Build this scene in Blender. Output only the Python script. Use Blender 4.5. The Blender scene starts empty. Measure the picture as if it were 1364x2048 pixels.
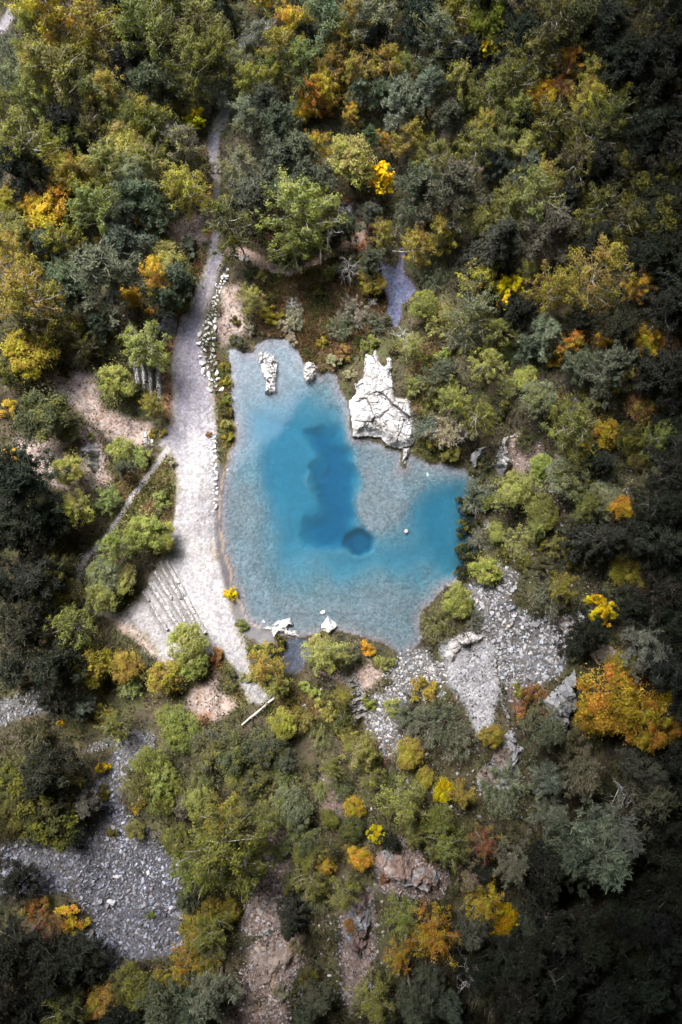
import bpy, math, random
import numpy as np
random.seed(7); rng = np.random.default_rng(7)
sc = bpy.context.scene
COL = sc.collection
R = math.radians

# ------------------------------------------------------------------ camera
CH, TILT, F = 100.0, 4.0, 1365.0            # camera height (m), tilt, focal length in photo pixels
ct, st = math.cos(R(TILT)), math.sin(R(TILT))
CY = -CH*math.tan(R(TILT))
cam = bpy.data.cameras.new('camera'); cam_o = bpy.data.objects.new('camera', cam); COL.objects.link(cam_o)
cam.sensor_fit = 'VERTICAL'; cam.sensor_height = 24.0; cam.lens = 24.0*F/2048.0
cam.clip_start = 0.5; cam.clip_end = 6000
cam_o.location = (0, CY, CH); cam_o.rotation_euler = (R(TILT), 0, 0)
sc.camera = cam_o

def project(x, y, z):
    dx, dy, dz = x, y-CY, z-CH
    yc = ct*dy + st*dz
    zc = -st*dy + ct*dz
    return 682 + F*dx/(-zc), 1024 - F*yc/(-zc)

def unproject(px, py, z):
    px = np.asarray(px, float); py = np.asarray(py, float)
    a = (px-682)/F; b = (1024-py)/F
    dx, dy, dz = a, ct*b+st, st*b-ct
    t = (z-CH)/dz
    return dx*t, CY+dy*t

# ------------------------------------------------------------------ noise
class Noise:
    def __init__(self, seed): self.g = np.random.default_rng(seed).random((256, 256))
    def v(self, x, y, s):
        x = np.asarray(x)*s; y = np.asarray(y)*s
        xi = np.floor(x).astype(int); yi = np.floor(y).astype(int)
        fx = x-xi; fy = y-yi; fx = fx*fx*(3-2*fx); fy = fy*fy*(3-2*fy)
        g = self.g; a = g[xi & 255, yi & 255]; b = g[(xi+1) & 255, yi & 255]
        c = g[xi & 255, (yi+1) & 255]; d = g[(xi+1) & 255, (yi+1) & 255]
        return (a*(1-fx)+b*fx)*(1-fy)+(c*(1-fx)+d*fx)*fy
    def fbm(self, x, y, s, o=4):
        r = 0; w = 1; t = 0
        for k in range(o):
            r = r + w*self.v(np.asarray(x)+k*17.3, np.asarray(y)-k*9.1, s); t += w; w *= .5; s *= 2.03
        return r/t
N1, N2, N3 = Noise(1), Noise(2), Noise(3)
def sstep(a, b, x):
    t = np.clip((x-a)/(b-a), 0, 1); return t*t*(3-2*t)

def poly_sd(px, py, poly):
    """signed distance (positive inside) to a closed polygon, in the polygon's own units"""
    P = np.asarray(poly, float); Q = np.roll(P, -1, 0)
    d = np.full(px.shape, 1e18); ins = np.zeros(px.shape, bool)
    for (x0, y0), (x1, y1) in zip(P, Q):
        ex, ey = x1-x0, y1-y0; L = ex*ex+ey*ey+1e-9
        t = np.clip(((px-x0)*ex+(py-y0)*ey)/L, 0, 1)
        d = np.minimum(d, (px-x0-t*ex)**2+(py-y0-t*ey)**2)
        c = (y0 > py) != (y1 > py)
        xx = ex*(py-y0)/(ey if ey != 0 else 1e-9)+x0
        ins ^= c & (px < xx)
    d = np.sqrt(d)
    return np.where(ins, d, -d)
def line_d(px, py, pts):
    d = np.full(px.shape, 1e18)
    for (x0, y0), (x1, y1) in zip(pts[:-1], pts[1:]):
        ex, ey = x1-x0, y1-y0; L = ex*ex+ey*ey+1e-9
        t = np.clip(((px-x0)*ex+(py-y0)*ey)/L, 0, 1)
        d = np.minimum(d, (px-x0-t*ex)**2+(py-y0-t*ey)**2)
    return np.sqrt(d)
def PL(s):
    v = [float(t) for t in s.replace(',', ' ').split()]
    return list(zip(v[::2], v[1::2]))

# ------------------------------------------------------------------ mesh builder
class MB:
    def __init__(self): self.V = []; self.Q = []; self.T = []; self.C = []; self.n = 0
    def add(self, v, q=None, t=None, c=None):
        v = np.asarray(v, float).reshape(-1, 3)
        if q is not None and len(q): self.Q.append(np.asarray(q, int).reshape(-1, 4)+self.n)
        if t is not None and len(t): self.T.append(np.asarray(t, int).reshape(-1, 3)+self.n)
        if c is None: c = np.ones((len(v), 4))*.5
        c = np.asarray(c, float)
        if c.ndim == 1: c = np.tile(c, (len(v), 1))
        self.V.append(v); self.C.append(c); self.n += len(v)
    def tube(self, pts, rad, sides=5, c=None):
        pts = np.asarray(pts, float); n = len(pts); rad = np.asarray(rad, float)*np.ones(n)
        d = np.gradient(pts, axis=0); d /= np.linalg.norm(d, axis=1)[:, None]+1e-9
        u = np.cross(d, np.where(np.abs(d[:, 2:3]) < .9, [[0, 0, 1.]], [[1., 0, 0]])); u /= np.linalg.norm(u, axis=1)[:, None]+1e-9
        w = np.cross(d, u)
        a = np.linspace(0, 2*math.pi, sides, endpoint=False)
        v = pts[:, None]+rad[:, None, None]*(np.cos(a)[None, :, None]*u[:, None]+np.sin(a)[None, :, None]*w[:, None])
        i = np.arange(n-1)[:, None]*sides; j = np.arange(sides)[None]; k = (j+1) % sides
        q = np.stack([i+j, i+k, i+sides+k, i+sides+j], -1).reshape(-1, 4)
        self.add(v.reshape(-1, 3), q, c=c)
        m = pts[-1]+d[-1]*rad[-1]
        b = (n-1)*sides
        self.add(np.vstack([v[-1], m]), t=[(x, (x+1) % sides, sides) for x in range(sides)], c=c)
    def mesh(self, name, smooth=False):
        V = np.concatenate(self.V); C = np.concatenate(self.C)
        Q = np.concatenate(self.Q) if self.Q else np.zeros((0, 4), int)
        T = np.concatenate(self.T) if self.T else np.zeros((0, 3), int)
        return make_mesh(name, V, Q, T, C, smooth)
    def build(self, name, mat, parent=None, smooth=False):
        return link(name, self.mesh(name, smooth), mat, parent)
def make_mesh(name, V, Q, T, C=None, smooth=False):
    me = bpy.data.meshes.new(name)
    nq, nt = len(Q), len(T)
    me.vertices.add(len(V)); me.vertices.foreach_set('co', V.astype(np.float32).ravel())
    me.loops.add(nq*4+nt*3)
    me.loops.foreach_set('vertex_index', np.concatenate([Q.ravel(), T.ravel()]).astype(np.int32))
    me.polygons.add(nq+nt)
    me.polygons.foreach_set('loop_start', np.concatenate([np.arange(nq)*4, nq*4+np.arange(nt)*3]).astype(np.int32))
    me.polygons.foreach_set('use_smooth', np.full(nq+nt, smooth))
    if C is not None:
        a = me.attributes.new('Col', 'FLOAT_COLOR', 'POINT'); a.data.foreach_set('color', C.astype(np.float32).ravel())
    me.update(calc_edges=True); me.validate()
    return me
def link(name, me, mat, parent=None):
    o = bpy.data.objects.new(name, me); COL.objects.link(o)
    if mat is not None and not me.materials: me.materials.append(mat)
    if parent is not None: o.parent = parent
    return o
def tag(o, label=None, cat=None, group=None, kind=None):
    if label: o['label'] = label
    if cat: o['category'] = cat
    if group: o['group'] = group
    if kind: o['kind'] = kind
    return o
def empty(name, loc, rz=0, s=1.0):
    o = bpy.data.objects.new(name, None); COL.objects.link(o)
    o.empty_display_size = .3
    o.location = loc; o.rotation_euler = (0, 0, rz); o.scale = (s, s, s)
    return o

# ------------------------------------------------------------------ materials
def new_mat(name):
    m = bpy.data.materials.new(name); m.use_nodes = True
    nt = m.node_tree; nt.nodes.clear()
    out = nt.nodes.new('ShaderNodeOutputMaterial')
    def nd(t, **k):
        n = nt.nodes.new(t)
        for a, b in k.items():
            if a in n.inputs: n.inputs[a].default_value = b
            else: setattr(n, a, b)
        return n
    return m, nt, nd, out, nt.links.new
def mathn(nd, ln, op, a, b=None, c=None, clamp=False):
    n = nd('ShaderNodeMath'); n.operation = op; n.use_clamp = clamp
    for i, v in enumerate((a, b, c)):
        if v is None: continue
        if isinstance(v, (int, float)): n.inputs[i].default_value = v
        else: ln(v, n.inputs[i])
    return n.outputs[0]
def mixc(nd, ln, f, a, b, mode='MIX'):
    n = nd('ShaderNodeMix'); n.data_type = 'RGBA'; n.blend_type = mode; n.clamp_result = False
    for s, v in ((n.inputs[0], f), (n.inputs[6], a), (n.inputs[7], b)):
        if isinstance(v, (int, float)): s.default_value = v
        elif isinstance(v, tuple): s.default_value = v if len(v) == 4 else (*v, 1)
        else: ln(v, s)
    return n.outputs[2]
def ramp01(nd, ln, v, a, b):
    n = nd('ShaderNodeMapRange'); n.clamp = True
    ln(v, n.inputs[0]); n.inputs[1].default_value = a; n.inputs[2].default_value = b
    return n.outputs[0]

def leaf_material(name, trans=.42, rough=.7, accent=(.38, .27, .02), acc=.35, dim=.62, gain=.85):
    m, nt, nd, out, ln = new_mat(name)
    oi = nd('ShaderNodeObjectInfo'); at = nd('ShaderNodeAttribute', attribute_name='Col')
    sp = nd('ShaderNodeSeparateColor'); ln(at.outputs['Color'], sp.inputs[0])
    tone = mathn(nd, ln, 'MULTIPLY_ADD', sp.outputs[0], gain, dim)
    f = mathn(nd, ln, 'MULTIPLY', ramp01(nd, ln, sp.outputs[1], .45, 1.), acc)
    col = mixc(nd, ln, f, oi.outputs['Color'], accent)
    hs = nd('ShaderNodeHueSaturation'); ln(col, hs.inputs['Color'])
    ln(mathn(nd, ln, 'ADD', mathn(nd, ln, 'MULTIPLY_ADD', sp.outputs[2], .04, .455), mathn(nd, ln, 'MULTIPLY', sp.outputs[1], .06)), hs.inputs['Hue']); ln(tone, hs.inputs['Value'])
    d = nd('ShaderNodeBsdfDiffuse'); ln(hs.outputs[0], d.inputs['Color'])
    t = nd('ShaderNodeBsdfTranslucent'); ln(hs.outputs[0], t.inputs['Color'])
    mx = nd('ShaderNodeMixShader'); mx.inputs[0].default_value = trans
    ln(d.outputs[0], mx.inputs[1]); ln(t.outputs[0], mx.inputs[2])
    ln(mx.outputs[0], out.inputs['Surface'])
    return m
def bark_material(name, c0, c1, scale=6.):
    m, nt, nd, out, ln = new_mat(name)
    tc = nd('ShaderNodeTexCoord'); nz = nd('ShaderNodeTexNoise', Scale=scale, Detail=4.0); ln(tc.outputs['Object'], nz.inputs['Vector'])
    c = mixc(nd, ln, ramp01(nd, ln, nz.outputs[0], .35, .65), c0, c1)
    p = nd('ShaderNodeBsdfPrincipled', Roughness=.85); ln(c, p.inputs['Base Color']); ln(p.outputs[0], out.inputs['Surface'])
    return m
def ground_material():
    m, nt, nd, out, ln = new_mat('ground_surface')
    geo = nd('ShaderNodeNewGeometry'); at = nd('ShaderNodeAttribute', attribute_name='Col')
    P = geo.outputs['Position']
    n1 = nd('ShaderNodeTexNoise', Scale=1.3, Detail=6.0, Roughness=.65); ln(P, n1.inputs['Vector'])
    n2 = nd('ShaderNodeTexNoise', Scale=7.0, Detail=4.0, Roughness=.7); ln(P, n2.inputs['Vector'])
    vo = nd('ShaderNodeTexVoronoi', Scale=3.2); ln(P, vo.inputs['Vector'])
    vs = nd('ShaderNodeSeparateColor'); ln(vo.outputs['Color'], vs.inputs[0])
    a = mathn(nd, ln, 'MULTIPLY_ADD', n1.outputs[0], .7, .65)
    b = mathn(nd, ln, 'MULTIPLY_ADD', n2.outputs[0], .9, .55)
    v = mathn(nd, ln, 'MULTIPLY', a, b)
    peb = mathn(nd, ln, 'MULTIPLY_ADD', vs.outputs[0], .8, .6)
    pk = at.outputs['Alpha']
    vv = mathn(nd, ln, 'MULTIPLY', v, mathn(nd, ln, 'ADD', mathn(nd, ln, 'MULTIPLY', mathn(nd, ln, 'SUBTRACT', peb, 1.), pk), 1.))
    hs = nd('ShaderNodeHueSaturation'); ln(at.outputs['Color'], hs.inputs['Color']); ln(vv, hs.inputs['Value'])
    ln(mathn(nd, ln, 'MULTIPLY_ADD', n1.outputs['Color'], .06, .47), hs.inputs['Hue'])
    hh = mathn(nd, ln, 'ADD', n2.outputs[0], mathn(nd, ln, 'MULTIPLY', mathn(nd, ln, 'MULTIPLY', vo.outputs['Distance'], -1.2), pk))
    bp = nd('ShaderNodeBump', Strength=.55, Distance=.25); ln(hh, bp.inputs['Height'])
    p = nd('ShaderNodeBsdfPrincipled', Roughness=.9); p.inputs['Specular IOR Level'].default_value = .2
    ln(hs.outputs[0], p.inputs['Base Color']); ln(bp.outputs[0], p.inputs['Normal']); ln(p.outputs[0], out.inputs['Surface'])
    return m
def rock_material(name):
    """stone: colour from the vertex colours, veined and spotted with lichen"""
    m, nt, nd, out, ln = new_mat(name)
    geo = nd('ShaderNodeNewGeometry'); at = nd('ShaderNodeAttribute', attribute_name='Col'); P = geo.outputs['Position']
    n1 = nd('ShaderNodeTexNoise', Scale=1.8, Detail=8.0, Roughness=.68); ln(P, n1.inputs['Vector'])
    n2 = nd('ShaderNodeTexNoise', Scale=9.0, Detail=4.0); ln(P, n2.inputs['Vector'])
    vo = nd('ShaderNodeTexVoronoi', Scale=1.1); vo.feature = 'DISTANCE_TO_EDGE'
    wv = nd('ShaderNodeVectorMath'); wv.operation = 'MULTIPLY_ADD'; ln(n1.outputs['Color'], wv.inputs[0]); wv.inputs[1].default_value = (.9, .9, .9); ln(P, wv.inputs[2])
    ln(wv.outputs[0], vo.inputs['Vector'])
    crack = ramp01(nd, ln, vo.outputs[0], 0., .05)
    v = mathn(nd, ln, 'MULTIPLY', mathn(nd, ln, 'MULTIPLY_ADD', n1.outputs[0], 1.0, .5), mathn(nd, ln, 'MULTIPLY_ADD', n2.outputs[0], .5, .75))
    v = mathn(nd, ln, 'MULTIPLY', v, mathn(nd, ln, 'MULTIPLY_ADD', crack, .3, .7))
    hs = nd('ShaderNodeHueSaturation'); ln(at.outputs['Color'], hs.inputs['Color']); ln(v, hs.inputs['Value'])
    lich = mathn(nd, ln, 'MULTIPLY', ramp01(nd, ln, n1.outputs[0], .6, .72), mathn(nd, ln, 'SUBTRACT', 1., at.outputs['Alpha']))
    c = mixc(nd, ln, lich, hs.outputs[0], (.13, .12, .05))
    bp = nd('ShaderNodeBump', Strength=.6, Distance=.2); ln(mathn(nd, ln, 'ADD', n1.outputs[0], mathn(nd, ln, 'MULTIPLY', crack, .35)), bp.inputs['Height'])
    p = nd('ShaderNodeBsdfPrincipled', Roughness=.88); p.inputs['Specular IOR Level'].default_value = .25
    ln(c, p.inputs['Base Color']); ln(bp.outputs[0], p.inputs['Normal']); ln(p.outputs[0], out.inputs['Surface'])
    return m
def stone_material(name):
    m, nt, nd, out, ln = new_mat(name)
    geo = nd('ShaderNodeNewGeometry'); at = nd('ShaderNodeAttribute', attribute_name='Col'); oi = nd('ShaderNodeObjectInfo')
    n1 = nd('ShaderNodeTexNoise', Scale=4., Detail=6.0, Roughness=.65); ln(geo.outputs['Position'], n1.inputs['Vector'])
    hs = nd('ShaderNodeHueSaturation'); ln(mathn(nd, ln, 'MULTIPLY_ADD', n1.outputs[0], 1., .5), hs.inputs['Value'])
    ln(mixc(nd, ln, 1., at.outputs['Color'], oi.outputs['Color'], 'MULTIPLY'), hs.inputs['Color'])
    p = nd('ShaderNodeBsdfPrincipled', Roughness=.9); p.inputs['Specular IOR Level'].default_value = .2
    bp = nd('ShaderNodeBump', Strength=.4, Distance=.1); ln(n1.outputs[0], bp.inputs['Height']); ln(bp.outputs[0], p.inputs['Normal'])
    ln(hs.outputs[0], p.inputs['Base Color']); ln(p.outputs[0], out.inputs['Surface'])
    return m
def water_material(name, absorb, tint=1.0, gloss=1.0, milk=0.):
    m, nt, nd, out, ln = new_mat(name)
    geo = nd('ShaderNodeNewGeometry')
    nz = nd('ShaderNodeTexNoise', Scale=1.6, Detail=3.0); ln(geo.outputs['Position'], nz.inputs['Vector'])
    bp = nd('ShaderNodeBump', Strength=.06, Distance=.1); ln(nz.outputs[0], bp.inputs['Height'])
    tr = nd('ShaderNodeBsdfTransparent'); tr.inputs[0].default_value = (tint, tint, tint, 1)
    gl = nd('ShaderNodeBsdfGlossy', Roughness=.03); ln(bp.outputs[0], gl.inputs['Normal']); gl.inputs['Color'].default_value = (gloss, gloss, gloss, 1)
    fr = nd('ShaderNodeFresnel', IOR=1.333); ln(bp.outputs[0], fr.inputs['Normal'])
    mx = nd('ShaderNodeMixShader'); ln(fr.outputs[0], mx.inputs[0]); ln(tr.outputs[0], mx.inputs[1]); ln(gl.outputs[0], mx.inputs[2])
    ln(mx.outputs[0], out.inputs['Surface'])
    va = nd('ShaderNodeVolumeAbsorption'); va.inputs['Density'].default_value = max(absorb)
    mxa = max(absorb); va.inputs['Color'].default_value = (*[1-a/mxa for a in absorb], 1)
    if milk:                                         # rock flour held in the water
        vs = nd('ShaderNodeVolumeScatter'); vs.inputs['Density'].default_value = milk; vs.inputs['Color'].default_value = (.82, .93, 1., 1); vs.inputs['Anisotropy'].default_value = .1
        ad = nd('ShaderNodeAddShader'); ln(va.outputs[0], ad.inputs[0]); ln(vs.outputs[0], ad.inputs[1]); ln(ad.outputs[0], out.inputs['Volume'])
    else: ln(va.outputs[0], out.inputs['Volume'])
    return m
# ------------------------------------------------------------------ relief: heights at places in the quarry
HP = PL('''400,600,.8 390,900,.8''') and [float(t) for t in '''
400 600 .9 390 900 .8 400 1150 .8 350 1280 .9 430 450 1.4 430 270 2.4 520 1370 .7 450 760 .6 300 1180 1.2 430 120 3.5
200 800 3 100 850 4 100 1000 4.5 0 900 7 200 600 5 50 600 7 250 450 4 100 400 7 0 200 9 250 200 5 100 50 7 350 60 4.5 320 560 3.2
300 800 1.8 280 900 1.5 200 1120 2 100 1250 3 0 1400 4 200 1400 2 230 1550 1.8 100 1700 2 250 1800 1.5 350 1850 2 0 1900 6 100 2030 6 300 2030 6
550 400 2 650 300 3 700 100 4 900 100 6 900 300 5 1100 100 10 1300 100 14 750 450 1.5 800 560 .3 600 600 .6 680 640 .5
900 650 2 1000 700 4 1100 800 7 1250 700 12 1350 500 15 1100 500 7 1350 1000 15 1150 1000 7 1020 900 3 1000 1050 2 870 850 1.2
1050 1250 3 1200 1200 7 1350 1300 12 1250 1450 9 1100 1420 6 940 1400 2.2 1000 1500 4 830 1350 1
700 1400 1.3 600 1450 1.6 800 1500 3 430 1550 3 600 1650 5 540 1750 5 560 1900 9 560 2040 11 720 1850 10 850 1750 10 800 2000 13 950 1700 8
1000 1950 10 1200 1700 6 1200 2000 7 1350 1600 8 1350 1900 9 440 1800 3.5 440 1980 8 640 1300 .4 590 1360 .5'''.split()]
HP = np.array(HP).reshape(-1, 3)
hx, hy = unproject(HP[:, 0], HP[:, 1], HP[:, 2])
def h_base(x, y):
    num = 0; den = 1e-9
    for a, b, z in zip(hx, hy, HP[:, 2]):
        w = 1/((x-a)**2+(y-b)**2+6.)**1.6
        num = num+w*z; den = den+w
    return num/den
SP = .3
X0, X1, Y0, Y1 = -64., 64., -96., 100.
gx = np.arange(X0, X1+.01, SP); gy = np.arange(Y0, Y1+.01, SP)
GX, GY = np.meshgrid(gx, gy, indexing='ij')
# coarse evaluation of the base, then bilinear
cx = np.arange(X0, X1+2.1, 2.); cy = np.arange(Y0, Y1+2.1, 2.)
CB = h_base(*np.meshgrid(cx, cy, indexing='ij'))
def bil(G, ax, ay, sp, x, y):
    u = np.clip((x-ax)/sp, 0, G.shape[0]-1.001); v = np.clip((y-ay)/sp, 0, G.shape[1]-1.001)
    i = u.astype(int); j = v.astype(int); u = u-i; v = v-j
    return (G[i, j]*(1-u)+G[i+1, j]*u)*(1-v)+(G[i, j+1]*(1-u)+G[i+1, j+1]*u)*v
HB = bil(CB, X0, Y0, 2., GX, GY)
PX, PY = project(GX, GY, HB)

# ------------------------------------------------------------------ outlines (traced in photo pixels, dropped on to the relief)
POND = PL('''452,690 475,697 490,700 505,705 508,690 520,678 545,672 575,672 590,690 600,705 605,720 640,748 655,735 672,745 678,775 690,790
698,800 704,872 735,874 760,880 775,893 800,899 805,935 815,930 820,905 850,915 865,925 885,922 905,930 925,935 935,928 950,945 958,960 952,975 945,1000
955,1040 960,1075 955,1110 950,1140 930,1165 900,1172 885,1185 872,1205 852,1220 842,1240 843,1265 846,1288 825,1303 800,1314 790,1302 770,1290 745,1280 710,1272
680,1262 650,1262 625,1270 600,1275 575,1272 545,1262 520,1255 505,1250 490,1235 478,1205 465,1170 460,1140 445,1100 440,1060 438,1020
440,985 445,950 455,915 468,880 470,850 462,820 460,780 458,740 455,710''')
POOL = PL('560,1280 590,1278 618,1280 620,1310 605,1337 590,1350 568,1342 558,1315')
STREAM = PL('''758,522 775,525 790,535 798,520 803,495 809,495 808,525 810,548 825,560 834,575 820,592 804,606 806,625 795,648 782,645 776,625 775,600 769,570 758,550''')
TRACK = PL('''440,225 425,250 415,270 412,300 420,350 427,400 428,450 420,490 405,540 385,590 360,640 347,690 339,740 345,790 340,840 330,870 316,890 330,900 345,918 353,960
350,1010 340,1060 335,1100 312,1130 292,1170 272,1200 235,1228 262,1255 290,1275 310,1312 335,1330 400,1310 440,1310 468,1335 480,1370 495,1405 520,1410 548,1394 522,1368 502,1330
492,1290 476,1250 466,1220 452,1180 441,1130 433,1080 434,1010 436,940 432,880 432,850 430,800 424,760 406,700 409,650 425,590 435,550 457,513 446,500
440,480 443,450 441,400 438,350 436,310 440,270 452,245 462,215 450,200''')
FOOTPATH = PL('335,898 300,945 265,990 235,1040 205,1085 175,1110 160,1140 150,1190 175,1215 230,1232 255,1245')
DIRT1 = PL('452,500 490,505 520,520 550,540 585,545 625,528 680,500 720,472 726,450')
DIRT2 = PL('905,200 885,260 892,310 930,332 965,332')
TOPROAD = PL('0,60 20,30 40,0')
BEIGE = [PL(s) for s in ('75,765 130,742 190,748 195,800 215,820 300,850 300,890 215,880 185,850 160,820 120,790', '290,485 340,455 400,425 416,440 410,480 370,490 340,500 300,502',
 '150,1650 200,1625 242,1632 235,1700 165,1712', '365,1412 400,1370 440,1345 430,1380 470,1408 430,1437 380,1430', '440,575 480,570 482,620 492,660 440,690 430,660 450,620', '640,1342 720,1330 740,1318 762,1350 740,1380 700,1390',
 '20,870 150,880 200,930 230,960 150,990 60,950', '500,520 560,540 600,548 570,560', '210,1225 262,1238 300,1290 330,1330 290,1300 250,1260', '150,860 185,850 215,900 210,960 170,940')]
REDLITTER = [PL(s) for s in ('338,640 352,690 338,740 348,830 332,840 326,780 328,700', '405,280 414,300 424,380 428,470 414,470 418,400', '400,500 410,510 360,660 345,665 380,580', '415,1290 445,1300 440,1340 415,1330',
 '560,290 600,400 540,480 520,440', '690,400 760,420 720,500 690,470', '1020,1370 1090,1380 1090,1440 1040,1440', '740,1480 790,1490 770,1530', '420,1430 360,1430 400,1460')]
WETLAND = PL('520,560 600,540 700,520 760,600 745,650 700,700 650,735 600,700 560,672 520,650')
MEADOW = [PL(s) for s in ('860,600 930,640 905,760 905,850 890,920 850,915 832,860 815,760 838,700', '560,1370 700,1390 720,1470 560,1450 520,1420', '432,720 462,720 468,870 452,900 434,840', '220,925 340,925 352,1060 230,1060',
 '455,1320 490,1400 470,1410 440,1340', '360,520 412,520 380,640 340,660')]
SCREE = {k: PL(s) for k, s in dict(
 right='935,1180 975,1155 1000,1125 1035,1150 1015,1200 1060,1230 1110,1245 1160,1225 1185,1262 1150,1310 1110,1350 1070,1385 1020,1400 1000,1350 990,1310 960,1270',
 fan='880,1290 940,1260 985,1290 1000,1370 990,1440 960,1480 940,1420 900,1370',
 shore='800,1312 850,1300 890,1340 880,1390 830,1400 790,1370 768,1350',
 chute='740,1390 800,1365 815,1420 790,1460 810,1500 770,1520 740,1470 735,1430',
 big='0,1700 80,1650 140,1610 190,1570 215,1530 230,1500 260,1475 310,1478 300,1510 250,1560 240,1600 270,1640 320,1680 372,1700 366,1780 374,1880 340,1910 280,1920 215,1950 170,1880 190,1830 130,1780 50,1785 0,1790',
 gully='515,1720 540,1640 565,1650 577,1780 560,1860 500,1870 480,1850 500,1790',
 west='0,1400 80,1380 100,1420 60,1430 0,1452',
 east='1000,900 1035,865 1080,890 1085,915 1040,950 1000,945',
 brown='640,1560 670,1540 690,1580 672,1640 640,1622',
 path='170,1500 250,1458 310,1470 260,1490',
 high='1150,775 1200,790 1190,835 1145,820',
 strip='500,1890 540,1872 602,1882 606,1925 575,1965 580,2055 440,2055 470,1995 490,1940',
 crag='690,1790 742,1782 752,1880 735,1960 700,2030 680,1960 676,1850',
 step='745,1720 800,1675 870,1715 900,1760 880,1800 760,1780',
 slope='1120,1240 1170,1230 1190,1260 1160,1310 1110,1320 1130,1280').items()}
def sd(poly): return poly_sd(PX, PY, poly)
wob = (N1.fbm(GX, GY, .5, 4)-.5)*16                        # ragged edges
pond_d, pool_d, strm_d = sd(POND), sd(POOL), sd(STREAM)
water_d = np.maximum(np.maximum(pond_d, pool_d), strm_d)+(N2.fbm(GX, GY, .9, 3)-.5)*7
# pond depths (m): a shallow rim, a broad basin, a drowned cutting and a shaft
wx = PX+(N2.fbm(GX, GY, .12, 5)-.5)*95; wy = PY+(N3.fbm(GX, GY, .12, 5)-.5)*95
def dip(poly, amount, soft): return amount*sstep(-soft, soft, poly_sd(wx, wy, PL(poly)))
depth = .3+.3*N3.fbm(GX, GY, .2, 3)
depth = depth+dip('530,805 600,785 655,810 695,855 700,940 690,1040 760,1065 840,1010 880,965 940,960 960,1060 935,1130 850,1170 760,1145 690,1180 590,1165 555,1120 535,1060 525,960 520,880', 1.3, 60)
depth = depth+dip('535,812 620,800 690,850 700,930 690,1030 660,1100 590,1090 545,1030 535,930', 1.5, 34)
depth = depth+dip('622,850 690,868 702,930 694,1000 684,1050 690,1088 640,1092 622,1040 642,1000 628,950 642,905', 4.4, 20)
depth = depth+dip('850,1000 900,970 965,990 965,1110 925,1150 870,1110 840,1060', 1.9, 52)
depth = depth+dip('660,1125 760,1112 850,1110 850,1162 760,1152 680,1182', .8, 26)-dip('702,890 765,930 795,1000 750,1052 706,1050 694,960', .45, 24)
depth = depth+5.*sstep(1.4, .75, np.hypot((PX-722)/27, (PY-1080)/21)+(N1.fbm(GX, GY, .45, 4)-.5)*1.)
depth = depth-1.7*sstep(1.3, .6, np.hypot((wx-626)/13, (wy-966)/19))*(depth > 3)
depth = .19+(np.maximum(depth, .3)-.3)*.33
pool_depth = np.where(pond_d > np.maximum(pool_d, strm_d), depth, .35)
shelf = sstep(0, 26, water_d)
steep = sstep(930, 945, PX)*sstep(960, 1000, PY)*(1-sstep(1130, 1165, PY))
HG = np.where(water_d > 0, -.05-(pool_depth-.05)*np.maximum(shelf, steep*sstep(0, 8, water_d)), .12+(HB-.12)*sstep(0, 55, -water_d))
land = sstep(0, 25, -water_d)
trk_d = sd(TRACK)+wob*.35
fp = np.minimum(np.minimum(line_d(PX, PY, FOOTPATH)-6, line_d(PX, PY, DIRT1)-9), np.minimum(line_d(PX, PY, DIRT2)-8, line_d(PX, PY, TOPROAD)-10))+wob*.2
track = sstep(-4, 5, trk_d)
foot = 1-sstep(-3, 3, fp)
scree = np.zeros_like(PX)
for k, p in SCREE.items(): scree = np.maximum(scree, sstep(-9, 8, sd(p)+wob))
beige = np.zeros_like(PX)
for p in BEIGE: beige = np.maximum(beige, sstep(-10, 8, sd(p)+wob))
red = np.zeros_like(PX)
for p in REDLITTER: red = np.maximum(red, sstep(-10, 8, sd(p)+wob))
wet = sstep(-15, 15, sd(WETLAND)+wob)
mead = np.zeros_like(PX)
for p in MEADOW: mead = np.maximum(mead, sstep(-14, 10, sd(p)+wob))
# small forms of the ground
HG = HG+land*(1-track*.93)*(1-foot*.7)*((N1.fbm(GX, GY, .22, 4)-.5)*1.3+(N2.fbm(GX, GY, 1.1, 3)-.5)*.35)
HG = HG+land*(N3.fbm(GX, GY, 1.4, 3)-.5)*.07+(water_d > 0)*shelf*(N3.fbm(GX, GY, .8, 3)-.5)*.12
HG = np.where(water_d <= 0, np.maximum(HG, .03+.0*HG), np.minimum(HG, -.02))
def hz(x, y): return bil(HG, X0, Y0, SP, np.asarray(x, float), np.asarray(y, float))
def ground(px, py, up=0.):
    z = np.zeros(np.shape(px))+1.
    for _ in range(12):
        x, y = unproject(px, py, z+up); z = .5*z+.5*hz(x, y)
    x, y = unproject(px, py, z+up)
    return x, y, hz(x, y)

# ------------------------------------------------------------------ colours of the ground
def C3(*c): return np.array(c)
def lay(base, mask, c):
    m = mask[..., None]; return base*(1-m)+np.asarray(c)*m
nz = N1.fbm(GX, GY, .35, 4); nb = N2.fbm(GX, GY, 1.3, 4); nc = N3.fbm(GX, GY, .18, 3)
col = np.zeros(GX.shape+(3,))+C3(.072, .06, .036)
col = lay(col, sstep(.45, .62, nz), C3(.085, .085, .035))
col = lay(col, sstep(.52, .66, nb)*.6, C3(.13, .1, .058))
col = lay(col, mead*.9, C3(.13, .125, .045)); col = lay(col, mead*sstep(.48, .6, nb), C3(.19, .15, .07))
col = lay(col, wet*.95, C3(.17, .11, .06)); col = lay(col, wet*sstep(.48, .6, nz), C3(.15, .135, .055)); col = lay(col, wet*sstep(.48, .6, nb)*.7, C3(.3, .25, .19))
pale = sstep(40, 0, np.abs(PX-655)+np.abs(PY-700)*1.2-20)
col = lay(col, pale*.85, C3(.36, .33, .3))
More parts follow.
